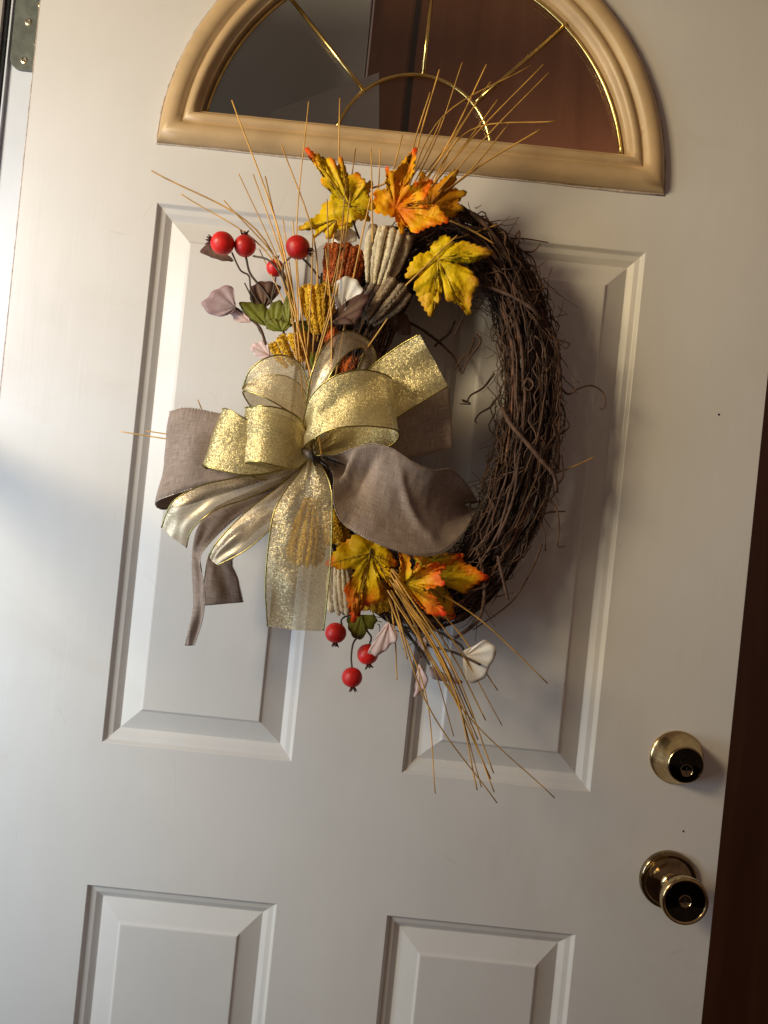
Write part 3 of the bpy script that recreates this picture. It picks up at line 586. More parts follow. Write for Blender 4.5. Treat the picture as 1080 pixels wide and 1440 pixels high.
ribbon('ribbon_loop', [(438, 632, 7), (436, 590, 7), (428, 550, 7.2), (405, 530, 7.6), (372, 528, 8), (347, 540, 8.8), (341, 547, 9.8), (352, 520, 10.6), (375, 503, 11), (400, 500, 11), (424, 515, 10.8), (438, 560, 10), (442, 625, 8.6)],
       [(437, 640, 7), (415, 622, 7), (395, 605, 7.4), (372, 592, 7.8), (356, 576, 8.2), (345, 560, 9), (342, 550, 10), (358, 553, 10.8), (378, 562, 11.2), (402, 576, 11), (424, 594, 10.6), (437, 612, 10), (439, 634, 8.6)], 'goldsheer', label='see through gold loop at upper left', nU=80, seed=7, rip=.002)
ribbon('ribbon_loop', [(432, 632, 8.5), (430, 580, 10), (437, 530, 11.2), (455, 488, 11.2), (482, 466, 10.6), (512, 474, 9.6), (528, 496, 9), (526, 520, 8), (510, 560, 7), (450, 635, 6.5)],
       [(437, 634, 8.5), (447, 590, 10), (457, 545, 11.4), (472, 515, 11.8), (492, 494, 11.2), (508, 489, 10.2), (512, 496, 9.4), (500, 525, 8), (480, 570, 7), (446, 638, 6.5)], 'sheer', label='sheer taupe gold loop standing at the top', nU=80, seed=8)
ribbon('ribbon_loop', [(430, 640, 6), (400, 605, 7.2), (345, 590, 8.6), (320, 580, 9.2), (313, 575, 10.2), (322, 576, 11.2), (348, 590, 11.6), (400, 612, 10.5), (434, 636, 8)],
       [(430, 645, 6), (400, 662, 7.2), (345, 671, 8.6), (300, 664, 9.2), (284, 653, 10.2), (297, 658, 11.2), (345, 668, 11.6), (400, 660, 10.5), (434, 642, 8)], 'gold', label='gold mesh loop farthest left', nU=70, seed=9)
ribbon('ribbon_loop', [(432, 632, 7), (415, 594, 8), (380, 580, 9.2), (352, 573, 10), (345, 573, 11), (356, 572, 12), (372, 571, 12.6), (400, 576, 12.4), (424, 592, 11.4), (438, 630, 9)],
       [(436, 640, 7), (410, 662, 8), (375, 675, 9.2), (350, 667, 10), (338, 656, 11), (350, 649, 12), (368, 650, 12.6), (392, 656, 12.4), (416, 659, 11.4), (438, 643, 9)], 'gold', label='gold mesh loop left of the knot', nU=70, seed=10)
ribbon('ribbon_loop', [(440, 636, 8), (470, 570, 8.5), (520, 535, 9.2), (545, 530, 10.2), (551, 533, 11.8), (540, 526, 13.4), (505, 520, 14.2), (465, 532, 13.8), (436, 560, 12.5), (425, 600, 10.5)],
       [(442, 640, 8), (470, 641, 8.8), (520, 637, 9.6), (556, 622, 10.4), (561, 608, 11.8), (546, 602, 13.4), (505, 599, 14.2), (465, 604, 13.8), (436, 620, 12.5), (425, 632, 10.5)], 'gold', label='largest gold mesh loop right of the knot', nU=80, nV=20, bulge=-.002, seed=11, rip=.002)
ribbon('ribbon_tail', [(432, 645, 8), (385, 662, 9), (330, 672, 9.8), (280, 684, 10.4), (246, 703, 10.5), (234, 722, 10), (227, 742, 9.5)], [(434, 650, 8), (400, 676, 9), (350, 700, 9.8), (312, 713, 10.4), (287, 728, 10.5), (268, 748, 10), (262, 770, 9.4)], 'sheer', label='sheer gold tail sweeping to the lower left with notched end', seed=12, rip=.003, bulge=.003)
ribbon('ribbon_tail', [(434, 648, 8), (398, 680, 9.5), (358, 710, 10.4), (325, 740, 10.8), (301, 768, 10.8), (294, 784, 10.4)], [(440, 652, 8), (428, 678, 9.5), (408, 710, 10.6), (380, 744, 11.4), (345, 774, 11.6), (306, 795, 11)], 'sheer', label='sheer gold tail with a bright cut end', seed=13, rip=.003, bulge=.002)
ribbon('ribbon_tail', [(434, 640, 9), (420, 665, 11), (398, 695, 12), (384, 725, 12.5), (377, 770, 12.6), (373, 825, 12.2), (376, 881, 11.6)], [(440, 642, 9), (455, 660, 11.5), (466, 690, 12.8), (467, 740, 13), (464, 800, 12.6), (459, 850, 12), (455, 887, 11.6)], 'goldsheer', label='broad see through gold tail hanging straight down the front', nU=70, nV=20, seed=14, rip=.004, bulge=.003)
mb = MB(); q = cr([(425, 632, .10), (436, 640, .112), (446, 650, .105), (452, 668, .09)], 14)
mb.tube([P(*x) for x in q], [x*.6 for x in (0.005, 0.0062, 0.007, 0.0075, 0.0075, 0.007, 0.0065, 0.006, 0.0055, 0.005, 0.0045, 0.004, 0.0035, 0.003)], 10, 0.12, rr_); mb.build('knot', M['stem'], bow)
for pts in ([(432, 636, .113), (440, 642, .117), (450, 647, .112), (462, 656, .10)], [(437, 634, .116), (440, 646, .121), (446, 662, .108)]):
    mb = MB(); mb.tube([P(*x) for x in cr(pts, 16)], 0.0011, 6); mb.build('tie_wire', M['dark'], bow)

# ------------------------------------------------------------------ maple leaves
def maple(label, cen, ring_pts, mat, h, hc=0.0, veins=None, vm='veinm', curl=0.35, stem=None, seed=0, teeth=3):
    """ring_pts: (px, py, 't'|'n', dh cm) outline of tips and notches round the centre"""
    rl = random.Random(seed); root = thing('maple_leaf', label, 'leaf', P(cen[0], cen[1], h), 'artificial maple leaves on the wreath')
    ring_pts = [((cen[0]+(x-cen[0])*(.86 if q == 'n' and math.hypot(x-cen[0], y-cen[1]) > 16 else 1), cen[1]+(y-cen[1])*(.86 if q == 'n' and math.hypot(x-cen[0], y-cen[1]) > 16 else 1), q, d)) for x, y, q, d in ring_pts]
    vang = [math.atan2(p[1]-cen[1], p[0]-cen[0]) for p in (veins or [q for q in ring_pts if q[2] == 't'])]
    out = []; m = len(ring_pts)
    for i in range(m):
        a = ring_pts[i]; b = ring_pts[(i+1) % m]; L = math.hypot(b[0]-a[0], b[1]-a[1]); k = max(2, int(L/8)); 
        nx, ny = (b[1]-a[1])/L, -(b[0]-a[0])/L
        if (nx*((a[0]+b[0])/2-cen[0]) + ny*((a[1]+b[1])/2-cen[1])) < 0: nx, ny = -nx, -ny
        ta = 1.0 if a[2] == 't' else 0.45; tb = 1.0 if b[2] == 't' else 0.45
        for j in range(k*2):
            t = j/(k*2); saw = (0.0 if j == 0 else (2.5 if j % 2 else -0.6)) + 0.02*L*math.sin(math.pi*t)*(0.9 if (a[2] != b[2]) else 0.2)
            saw *= rl.uniform(0.7, 1.2)
            out.append((a[0]+(b[0]-a[0])*t+nx*saw, a[1]+(b[1]-a[1])*t+ny*saw, h+(a[3]+(b[3]-a[3])*t)/100, ta+(tb-ta)*t))
    n = len(out); K = 9; vs = [P(cen[0], cen[1], h+hc/100)]; at = [0.02]; Rm = max(math.hypot(p[0]-cen[0], p[1]-cen[1]) for p in out)
    for k in range(1, K+1):
        f = k/K
        for (x, y, hh, ta) in out:
            d = math.hypot(x-cen[0], y-cen[1])/Rm
            xx, yy = cen[0]+(x-cen[0])*f, cen[1]+(y-cen[1])*f; an = math.atan2(y-cen[1], x-cen[0])
            va = min([abs((an-q+math.pi) % (2*math.pi)-math.pi) for q in vang])
            wv = 0.0060*noise.noise(Vector((xx*0.045, yy*0.045, seed))) + 0.0022*noise.noise(Vector((xx*0.13, yy*0.13, seed+5))) - curl*0.014*d*f*f + 0.0052*min(va, 0.5)*f*d*1.6
            H = (h+hc/100)*(1-f)+hh*f + wv
            vs.append(P(cen[0]+(x-cen[0])*f, cen[1]+(y-cen[1])*f, H)); at.append(max(0.01, f*ta*(0.55+0.45*d)))
    fs = [(0, 1+j, 1+(j+1) % n) for j in range(n)] + [(1+(k-1)*n+j, 1+k*n+j, 1+k*n+(j+1) % n, 1+(k-1)*n+(j+1) % n) for k in range(1, K) for j in range(n)]
    mb = MB(); mb.add(vs, fs, at); o = mb.build('leaf_blade', M[mat], root); md = o.modifiers.new('thickness', 'SOLIDIFY'); md.thickness = 0.0005; md.offset = -1
    # veins follow the blade
    if veins is None: veins = [(p[0], p[1]) for p in ring_pts if p[2] == 't']
    mb = MB()
    for (vx, vy) in veins:
        j = min(range(n), key=lambda q: math.hypot(out[q][0]-vx, out[q][1]-vy)); pts = [Vector(vs[0])+Vector((0, -.0004, 0))]
        for k in range(1, K): pts.append(Vector(vs[1+(k-1)*n+j])+Vector((0, -.0003, 0)))
        mb.tube(pts, [0.00055*(1-0.75*k/len(pts)) for k in range(len(pts))], 5)
        for k in (2, 3, 5, 6):   # side veins
            for sg in (-1, 1):
                j2 = (j+sg*max(2, n//26)) % n; k2 = min(K-1, k+2)
                e2 = Vector(vs[1+(k2-1)*n+j2]); mb.tube([pts[k], pts[k].lerp(e2, .5)+Vector((0, -.0001, 0)), e2+Vector((0, -.0001, 0))], [0.00022, 0.00018, 0.00008], 4)
    mb.build('vein', M[vm], root)
    if stem:
        mb = MB(); q = cr([(cen[0], cen[1], h+hc/100+0.001)]+[(a, b, c/100) for a, b, c in stem], 14); mb.tube([P(*x) for x in q], 0.0013, 6); mb.build('leaf_stem', M['stem'], root)
    return root
t, n_ = 't', 'n'
maple('bright yellow maple leaf drooping lowest at the top left of the wreath', (474, 308), [(419, 323, t, 0), (446, 300, n_, 0), (455, 286, t, 0), (490, 285, n_, 0), (505, 300, t, 0), (500, 318, n_, 0), (489, 322, t, -.5), (474, 322, n_, 0), (462, 337, t, 0), (452, 325, n_, 0), (440, 337, t, 0), (443, 322, n_, 0)],
      'leaf_yellow', 0.088, 0.4, seed=1, curl=.4)
maple('small yellow maple leaf edge showing right of the red tipped leaf', (502, 282), [(488, 250, t, 0), (497, 246, n_, 0), (503, 242, t, .3), (512, 256, n_, 0), (524, 255, t, .3), (519, 272, n_, 0), (530, 292, t, .2), (517, 297, n_, 0), (520, 312, t, 0), (505, 305, n_, 0), (485, 316, t, 0), (488, 290, n_, 0), (478, 278, t, 0)],
      'leaf_yellow', 0.093, 0.2, seed=12, curl=.3)
maple('yellow maple leaf with a red tip pointing to the upper left', (492, 290), [(429, 208, t, 1), (452, 214, n_, .6), (466, 222, t, .8), (473, 232, n_, .4), (479, 219, t, .5), (487, 243, n_, .3), (503, 243, t, .3), (514, 257, t, .2), (520, 258, n_, 0), (521, 275, n_, 0), (527, 293, t, 0), (513, 299, n_, 0), (512, 308, t, -.3), (497, 312, n_, 0), (478, 318, t, -.4), (466, 305, n_, 0), (459, 292, t, 0), (465, 268, n_, .2), (451, 254, t, .4), (449, 240, n_, .6)],
      'leaf_yred', 0.102, 0.2, seed=2, curl=.2, veins=[(429, 208), (479, 221), (503, 243), (451, 254), (527, 293), (459, 292)], stem=[(498, 315, 9), (505, 335, 7)])
maple('deep orange maple leaf half hidden behind the brightest orange leaf', (604, 292), [(562, 270, t, 0), (585, 262, n_, 0), (592, 240, t, 0), (612, 258, n_, 0), (644, 237, t, .5), (640, 262, n_, 0), (657, 270, t, 0), (648, 284, n_, 0), (652, 293, t, 0), (645, 300, n_, 0), (640, 309, t, -.5), (610, 312, n_, 0), (590, 315, t, 0), (590, 295, n_, 0)],
      'leaf_dorange', 0.072, 0.2, seed=3)
maple('brightest orange maple leaf with a red tip pointing straight up', (556, 292), [(586, 207, t, 1.2), (584, 238, n_, .6), (570, 260, n_, .3), (590, 256, t, .8), (609, 253, t, 1), (599, 278, t, .6), (570, 289, n_, 0), (597, 291, t, .8), (612, 287, t, 1), (632, 311, t, 1), (606, 318, t, .5), (584, 328, t, .4), (570, 316, n_, 0), (566, 330, t, .6), (556, 305, n_, 0), (526, 297, t, -.6), (527, 268, t, -.5), (543, 262, n_, 0), (543, 234, t, .6), (552, 236, n_, .6)],
      'leaf_orange', 0.104, -0.6, seed=4, curl=-.1, vm='leaf_orange', veins=[(586, 207), (609, 253), (632, 311), (566, 330), (526, 297)])
maple('large flat yellow maple leaf lying over the vines at the right', (616, 365), [(607, 354, n_, 0), (608, 345, t, 0), (624, 331, t, .3), (634, 335, t, .2), (642, 341, n_, 0), (655, 340, t, .2), (695, 355, t, .5), (668, 367, t, .1), (641, 369, n_, -.2), (660, 380, t, 0), (674, 397, t, .1), (664, 413, t, 0), (660, 444, t, -.6), (643, 425, t, -.3), (627, 422, t, -.2), (631, 402, n_, -.3), (624, 397, n_, -.4), (619, 404, n_, -.3), (617, 425, t, -.1), (605, 446, t, -.2), (592, 425, t, -.1), (582, 403, t, 0), (592, 388, n_, -.2), (570, 391, t, .2), (576, 374, t, .1), (586, 360, t, 0)],
      'leaf_yellow', 0.094, 0.2, seed=5, vm='veiny', curl=.25, veins=[(624, 331), (695, 355), (660, 444), (605, 446), (570, 391)])
maple('large yellow maple leaf with a red lowest tip beside the gold tail', (521, 778), [(500, 752, t, -.4), (478, 768, t, 0), (457, 794, t, .3), (480, 800, t, .3), (501, 801, n_, 0), (495, 815, t, .3), (484, 826, t, .4), (490, 848, t, .5), (496, 877, t, .5), (512, 852, t, .3), (535, 846, t, .2), (538, 825, t, .1), (530, 809, n_, 0), (548, 820, t, -.2), (566, 838, t, -.6), (562, 812, t, -.3), (545, 800, n_, 0), (560, 795, t, -.4), (548, 775, t, -.4), (533, 758, t, -.4)],
      'leaf_yred', 0.098, 0.3, seed=6, curl=.3, veins=[(457, 794), (496, 877), (566, 838), (560, 795)], stem=[(526, 760, 8.5), (530, 745, 7)])
maple('yellow and red maple leaf pointing right across the bottom vines', (606, 812), [(583, 778, t, 0), (592, 780, n_, 0), (620, 776, t, .2), (622, 790, n_, 0), (640, 785, t, 0), (651, 778, t, .4), (650, 792, t, .3), (664, 797, t, .4), (688, 812, t, .5), (668, 822, t, .2), (652, 835, t, 0), (640, 828, n_, 0), (628, 826, n_, -.2), (637, 848, t, -.2), (639, 870, t, -.3), (610, 866, t, -.4), (598, 840, t, -.3), (592, 815, n_, 0)],
      'leaf_yred', 0.083, 0.2, seed=7, vm='veiny')
maple('small curled yellow leaf with scarlet edges at the head of the lower straw', (569, 820), [(559, 770, t, .9), (575, 780, t, .8), (580, 806, n_, .2), (587, 790, t, .7), (596, 797, n_, .4), (610, 792, t, .8), (627, 795, t, 1), (616, 808, t, .6), (626, 822, t, .7), (605, 827, t, .4), (592, 829, n_, .1), (610, 838, t, .6), (628, 865, t, .7), (606, 864, t, .5), (590, 850, t, .3), (572, 828, n_, 0), (563, 820, n_, 0), (564, 795, t, .6)],
      'leaf_hot', 0.100, -0.5, seed=8, curl=-.2, veins=[(559, 770), (587, 790), (627, 795), (628, 865)])
maple('scarlet topped maple leaf tucked under the linen loop', (612, 786), [(575, 772, t, .3), (596, 778, n_, 0), (624, 779, t, .4), (648, 780, t, 0), (630, 795, t, 0), (600, 796, t, 0)], 'leaf_hot', 0.088, 0.2, seed=9)

# ------------------------------------------------------------------ plume heads
def plume(label, name, base, top, w0, w1, h, mat, n=10, lump=0.32, sr=4.0, bend=0.0, cat='seed head', seed=0, group=None, alt=None):
    """a bundle of lumpy strands running from base to top (photo px), w: half widths"""
    rp = random.Random(seed); root = thing(name, label, cat, P(base[0], base[1], h), group)
    dx, dy = top[0]-base[0], top[1]-base[1]; L = math.hypot(dx, dy); ax, ay = dx/L, dy/L; nx, ny = -ay, ax
    def at_(s, f, ext, lift, i):
        ww = w0+(w1-w0)*math.sin(f*1.9)/1.0; lat = s*ww + bend*math.sin(f*math.pi) + 1.6*noise.noise(Vector((f*3, i*3.1, seed)))
        hh = h + (0.017*math.sqrt(max(0, 1-s*s)) - 0.006)*(0.35+0.65*math.sin(math.pi*min(1, f*0.85+0.12))) + lift
        return P(base[0]+ax*L*f*ext+nx*lat, base[1]+ay*L*f*ext+ny*lat, hh)
    for i in range(n):
        s = -1 + 2*(i+0.5)/n + rp.uniform(-.10, .10)*(2/n)*3; s = max(-1, min(1, s)); back = i % 3 == 1
        ext = 1 - 0.13*s*s + rp.uniform(-.05, .05); m = 40; pts = []
        for k in range(m):
            f = k/(m-1)*1.0; p = at_(s, f, ext, -0.0045 if back else 0, i)
            if f > 0.90: p = p + Vector((0, (f-0.90)*0.10, 0))
            pts.append(p)
        rad = [sr/S*(0.40+0.65*math.sin(min(1.0, k/(m-1)*1.2)*math.pi*0.55))*(1.0 if k < m-4 else (m-k)/4.6) for k in range(m)]
        mb = MB(); mb.tube(pts, rad, 10, lump, rp)
        if lump > .25:      # grains along this strand
            for q in range(120):
                k = rp.randrange(2, m-1); mb.ball(pts[k]+Vector((rp.uniform(-1, 1), rp.uniform(-1, .2), rp.uniform(-1, 1))).normalized()*rad[k]*rp.uniform(.85, 1.4), rp.uniform(0.0005, 0.0010), 5, 3)
        else:
            for q in range(70):
                k = rp.randrange(2, m-2); d_ = Vector((rp.uniform(-1, 1), rp.uniform(-1, .2), rp.uniform(-1, 1))).normalized(); mb.ball(pts[k]+d_*rad[k]*0.92, rp.uniform(0.0004, 0.0008), 5, 4, (1, 1, 1.6))
        mb.build('strand', M[alt if (back and alt) else mat], root)
    return root
PG = 'plume heads tucked into the wreath'
plume('rust red plume head standing tallest above the others', 'plume', (478, 402), (490, 340), 22, 29, 0.080, 'rust', 14, lump=.42, sr=2.7, seed=1, group=PG)
plume('amber plume head split in two above the top ribbon loop', 'plume', (452, 470), (443, 394), 12, 25, 0.088, 'amber', 10, lump=.42, sr=3.0, seed=2, group=PG)
plume('small amber plume head just above the upper left gold loop', 'plume', (418, 512), (402, 468), 18, 27, 0.082, 'amber', 10, lump=.42, sr=3.0, seed=3, group=PG)
plume('small rust tuft peeking over the sheer top loop', 'plume', (468, 486), (464, 462), 6, 9, 0.085, 'rust', 4, seed=4, group=PG)
plume('rust plume seen through the sheer top loop', 'plume', (484, 535), (500, 500), 10, 16, 0.062, 'rust', 6, seed=5, group=PG)
plume('cream pleated husk below the bright orange leaf', 'husk', (530, 400), (551, 312), 16, 30, 0.088, 'cream', 9, lump=.16, sr=4.6, alt='taupehusk', seed=6, cat='husk', group='woolly husks on the wreath')
plume('dark taupe husk side of the cream pleated husk', 'husk', (545, 395), (575, 322), 8, 12, 0.078, 'taupehusk', 5, lump=.16, sr=4.0, seed=16, cat='husk', group='woolly husks on the wreath')
plume('taupe pleated husk lying beside the large yellow leaf', 'husk', (517, 452), (562, 392), 12, 28, 0.088, 'taupehusk', 9, lump=.18, sr=4.0, alt='huskdark', seed=7, cat='husk', group='woolly husks on the wreath')
plume('amber grainy plume right of the gold hanging tail', 'plume', (462, 718), (478, 765), 10, 16, 0.080, 'amber', 7, seed=8, group=PG)
plume('amber grainy plume under the red tipped lower leaf', 'plume', (535, 815), (534, 862), 12, 25, 0.072, 'amber', 8, seed=9, group=PG)
plume('amber plume showing through the hanging gold tail', 'plume', (440, 700), (425, 800), 12, 26, 0.078, 'amber', 10, lump=.42, sr=3.0, seed=18, group=PG)
plume('pale woolly husk hanging behind the gold tail at the bottom', 'husk', (478, 792), (485, 868), 16, 20, 0.070, 'cream', 9, lump=.18, sr=4.0, alt='taupehusk', seed=10, cat='husk', group='woolly husks on the wreath')

# ------------------------------------------------------------------ fan petals, pointed leaves
def fan(apex, pts, mat, h, parent, name='petal', dh=0.0, seed=0, label=None, pleat=0.0006, rim=2.0):
    """fan shaped leaf: apex and outline points (photo px) in order"""
    ol = cr([(a, b, 0) for a, b in pts], 34); K = 7; vs = []; at = []
    for k in range(K+1):
        f = k/K
        for j, (x, y, _) in enumerate(ol):
            e = rim*math.sin(j*1.35+seed)*f*f*0.5
            dx, dy = x-apex[0], y-apex[1]; d = math.hypot(dx, dy)+1e-6
            H = h + dh/100*f + pleat*math.sin(j*1.35+seed)*f + 0.0018*math.sin(j/33*math.pi)*f*(1.2-f) + 0.002*noise.noise(Vector((x*.06, y*.06, seed)))
            vs.append(P(apex[0]+(dx+dx/d*e)*f, apex[1]+(dy+dy/d*e)*f, H)); at.append(max(.02, f))
    n = len(ol); mb = MB(); mb.add(vs, [(k*n+j, k*n+j+1, (k+1)*n+j+1, (k+1)*n+j) for k in range(K) for j in range(n-1)], at)
    o = mb.build(name, M[mat], parent); md = o.modifiers.new('thickness', 'SOLIDIFY'); md.thickness = 0.0005
    if label: o['label'] = label
    return o
def stem(pts, parent, r=0.0011, mat='stem', name='stem'):
    mb = MB(); mb.tube([P(*x) for x in cr([(a, b, c/100) for a, b, c in pts], 22)], r, 6); mb.build(name, M[mat], parent)
def berry(px, py, rpx, h, parent, cdir, seed=0):
    c = P(px, py, h); r = 1.07*rpx/S*(D-h)/D; mb = MB(); mb.ball(c, r, 28, 18, (1, 1, 0.97))
    mb.v = [tuple(c + (Vector(p)-c)*(1+0.045*noise.noise(Vector(p)*75+Vector((seed, 0, 0))))) for p in mb.v]
    b = mb.build('berry', M['berry'], parent)
    d = (P(px+cdir[0], py+cdir[1], h+0.002)-c).normalized(); e = d.orthogonal().normalized(); g = d.cross(e); mb = MB(); rb = random.Random(seed)
    for k in range(6):
        a = k*math.pi/3+rb.uniform(-.3, .3); o_ = e*math.cos(a)+g*math.sin(a)
        mb.tube([c+d*r*.93+o_*r*.08, c+d*r*1.12+o_*r*.24, c+d*r*(1.32+rb.uniform(-.06, .12))+o_*r*rb.uniform(.22, .5)], [r*.13, r*.10, r*.03], 5)
    mb.ball(c+d*r*.96, r*.2, 8, 6); mb.build('calyx', M['calyx'], b)
bs = thing('berry_spray', 'spray of four shiny red berries with mauve and green leaves at upper left', 'berry spray', P(400, 470, 0.06), 'red berry sprays')
for i, (x, y, r, h, cd) in enumerate([(313, 342, 15.5, .085, (-20, -6)), (344.5, 346, 14.5, .078, (-1, -16)), (387, 377, 11.8, .072, (1, -16)), (419, 348, 16, .098, (18, 6))]): berry(x, y, r, h, bs, cd, i)
stem([(326, 355, 8), (338, 380, 7.6), (350, 388, 7.3), (354, 410, 7.2), (375, 440, 7)], bs); stem([(346, 362, 7.5), (352, 385, 7.2), (372, 410, 7), (385, 432, 7), (400, 470, 6.5)], bs, .0014)
stem([(356, 360, 7.9), (378, 366, 8.6), (396, 388, 8.4), (402, 405, 8), (408, 440, 7)], bs); stem([(410, 360, 9.6), (399, 372, 9), (398, 390, 8.8), (406, 410, 8)], bs)
stem([(388, 390, 7.1), (384, 410, 7), (381, 430, 7)], bs); stem([(331, 433, 7.8), (352, 448, 7.6), (366, 462, 7.2), (374, 485, 6.5)], bs, .0016, 'brownleaf')
stem([(344, 398, 7), (356, 425, 7), (362, 458, 6.8), (373, 478, 6)], bs, .0009); stem([(420, 358, 9), (436, 374, 8.4), (450, 392, 8)], bs, .0012)
fan((331, 433), [(329, 437), (318, 444), (302, 444), (293, 440), (283, 428), (290, 420), (299, 410), (312, 403), (326, 402), (329, 412), (331, 430)], 'mauve', .085, bs, seed=1, label='crinkled mauve fan leaf')
fan((371, 432), [(360, 432), (353, 424), (351, 408), (357, 400), (371, 395), (386, 398), (395, 405), (388, 418), (376, 430)], 'brownleaf', .068, bs, seed=2, label='shaded brown mauve fan leaf')
fan((328, 367), [(325, 368), (310, 366), (295, 361), (281, 354), (288, 346), (297, 340), (308, 348), (320, 358), (329, 366)], 'brownleaf', .062, bs, 'leaf', seed=3, pleat=.0005, rim=1)
fan((352, 453), [(345, 453), (332, 452), (326, 444), (320, 436), (332, 436), (345, 442), (353, 451)], 'pink', .078, bs, seed=4, pleat=.0006)
fan((379, 500), [(372, 505), (362, 502), (353, 492), (354, 485), (362, 482), (371, 479), (378, 485), (383, 498)], 'pink', .066, bs, seed=5)
for a, p, s in [((374, 458), [(366, 456), (350, 446), (336, 428), (345, 424), (360, 427), (374, 430), (380, 445), (376, 457)], 1), ((384, 465), [(374, 462), (372, 448), (380, 430), (392, 422), (402, 432), (402, 450), (394, 464)], 2), ((405, 460), [(398, 455), (396, 436), (402, 418), (409, 410), (414, 425), (415, 445), (410, 460)], 3), ((396, 466), [(384, 466), (376, 460), (378, 448), (395, 450), (408, 455), (404, 465)], 4)]:
    fan(a, p, 'green', .074+.004*s, bs, 'leaf', seed=s+20, pleat=.0006, rim=2)
gk = thing('petal_spray', 'ivory fan petal with a brown leaf between the amber plume and taupe husk', 'petal spray', P(482, 440, 0.09))
fan((481, 436), [(474, 432), (470, 415), (470, 400), (478, 392), (488, 389), (500, 393), (510, 406), (506, 414), (492, 424), (484, 436)], 'white', .104, gk, seed=8, dh=.6)
fan((463, 456), [(462, 452), (474, 436), (490, 422), (505, 414), (519, 416), (514, 430), (504, 450), (498, 456), (488, 446), (474, 447)], 'brownleaf', .108, gk, 'leaf', seed=9, pleat=.0005, rim=1, dh=.4)
stem([(500, 456, 9.8), (498, 470, 9), (496, 490, 8)], gk, .0009); stem([(507, 455, 9.8), (502, 470, 9), (500, 490, 8)], gk, .0009); stem([(485, 437, 10.8), (486, 428, 11.2), (486, 420, 11.4)], gk, .0007)
fan((470, 335), [(462, 336), (464, 326), (478, 322), (494, 322), (503, 330), (498, 340), (480, 344)], 'white', .074, gk, seed=12)
ls = thing('berry_spray', 'spray of three red berries hanging below the hanging gold tail', 'berry spray', P(520, 870, 0.06), 'red berry sprays')
for i, (x, y, r, h, cd) in enumerate([(472, 890, 14, .085, (-1, 16)), (517, 920, 14, .070, (2, 16)), (495, 952.5, 13.6, .080, (1, 16))]): berry(x, y, r, h, ls, cd, i+9)
stem([(495, 940, 8), (494, 922, 8), (498, 902, 8), (512, 888, 7.6), (525, 866, 7)], ls); stem([(519, 908, 7), (522, 896, 7), (516, 886, 7), (515, 870, 7)], ls); stem([(481, 879, 8.3), (480, 872, 8), (490, 866, 7.6), (520, 866, 7)], ls)
fan((508, 866), [(488, 868), (489, 880), (494, 892), (502, 899), (512, 896), (516, 886), (524, 884), (530, 872), (526, 864)], 'green', .076, ls, 'leaf', seed=31)
ps = thing('petal_spray', 'spray of pale pink and ivory fan petals under the lower straw', 'petal spray', P(560, 880, 0.06))
fan((547, 876), [(545, 874), (533, 890), (524, 905), (517, 919), (523, 920), (530, 922), (541, 916), (548, 908), (556, 903), (559, 892), (552, 880)], 'pink', .090, ps, seed=41, label='pale pink petal right of the berries')
fan((590, 935), [(588, 933), (586, 950), (584, 966), (582, 980), (590, 975), (598, 967), (602, 956), (597, 945), (592, 935)], 'pink', .085, ps, seed=42, label='narrow pale pink petal pointing down')
fan((655, 922), [(650, 915), (660, 912), (670, 906), (682, 900), (690, 904), (697, 912), (698, 922), (690, 934), (687, 944), (678, 956), (668, 960), (657, 958), (652, 942), (650, 928)], 'white', .088, ps, seed=43, label='large ivory fan petal at lower right')
fan((603, 938), [(604, 934), (605, 946), (610, 955), (626, 958), (645, 962), (650, 958), (636, 952), (622, 946), (612, 937)], 'mauve', .070, ps, seed=44, pleat=.0003)
fan((593, 900), [(586, 895), (588, 905), (594, 916), (600, 905), (598, 895)], 'pink', .070, ps, seed=45)
for q in ([(548, 865, 7), (570, 890, 7), (590, 912, 7), (604, 935, 7.2)], [(545, 840, 6.5), (575, 880, 6.5), (597, 905, 6.5), (640, 918, 8.4), (676, 935, 9.4)], [(545, 850, 6.5), (580, 900, 6.6), (592, 925, 7.6)], [(540, 860, 7), (548, 878, 8.6)], [(560, 860, 6), (600, 880, 6), (645, 905, 6.4), (652, 915, 6.8)]): stem(q, ps, .0015)

fl = thing('filler_foliage', 'dark brown green filler leaves deep behind the plumes and husks', 'foliage', P(480, 470, 0.05))
rf = random.Random(21)
for i in range(26):
    x, y = rf.uniform(432, 560), rf.uniform(350, 560); a = rf.uniform(0, 6.28); L = rf.uniform(26, 44); w = L*.36; ca, sa = math.cos(a), math.sin(a)
    if y < 400 and x < 460: x += 40
    q = [(x+ca*u_-sa*v_, y+sa*u_+ca*v_) for u_, v_ in ((0, -2), (L*.35, -w), (L*.75, -w*.7), (L, 0), (L*.75, w*.7), (L*.35, w), (0, 2))]
    fan((x, y), q, rf.choice(('brownleaf', 'green', 'brownleaf')), rf.uniform(.035, .066), fl, 'leaf', seed=i+60, rim=1)
for i in range(16):
    x = rf.uniform(440, 545); stem([(x, rf.uniform(370, 420), 6.5), (x-4+rf.uniform(-6, 6), 460, 6.8), (rf.uniform(440, 480), 620, 6)], fl, .0013)
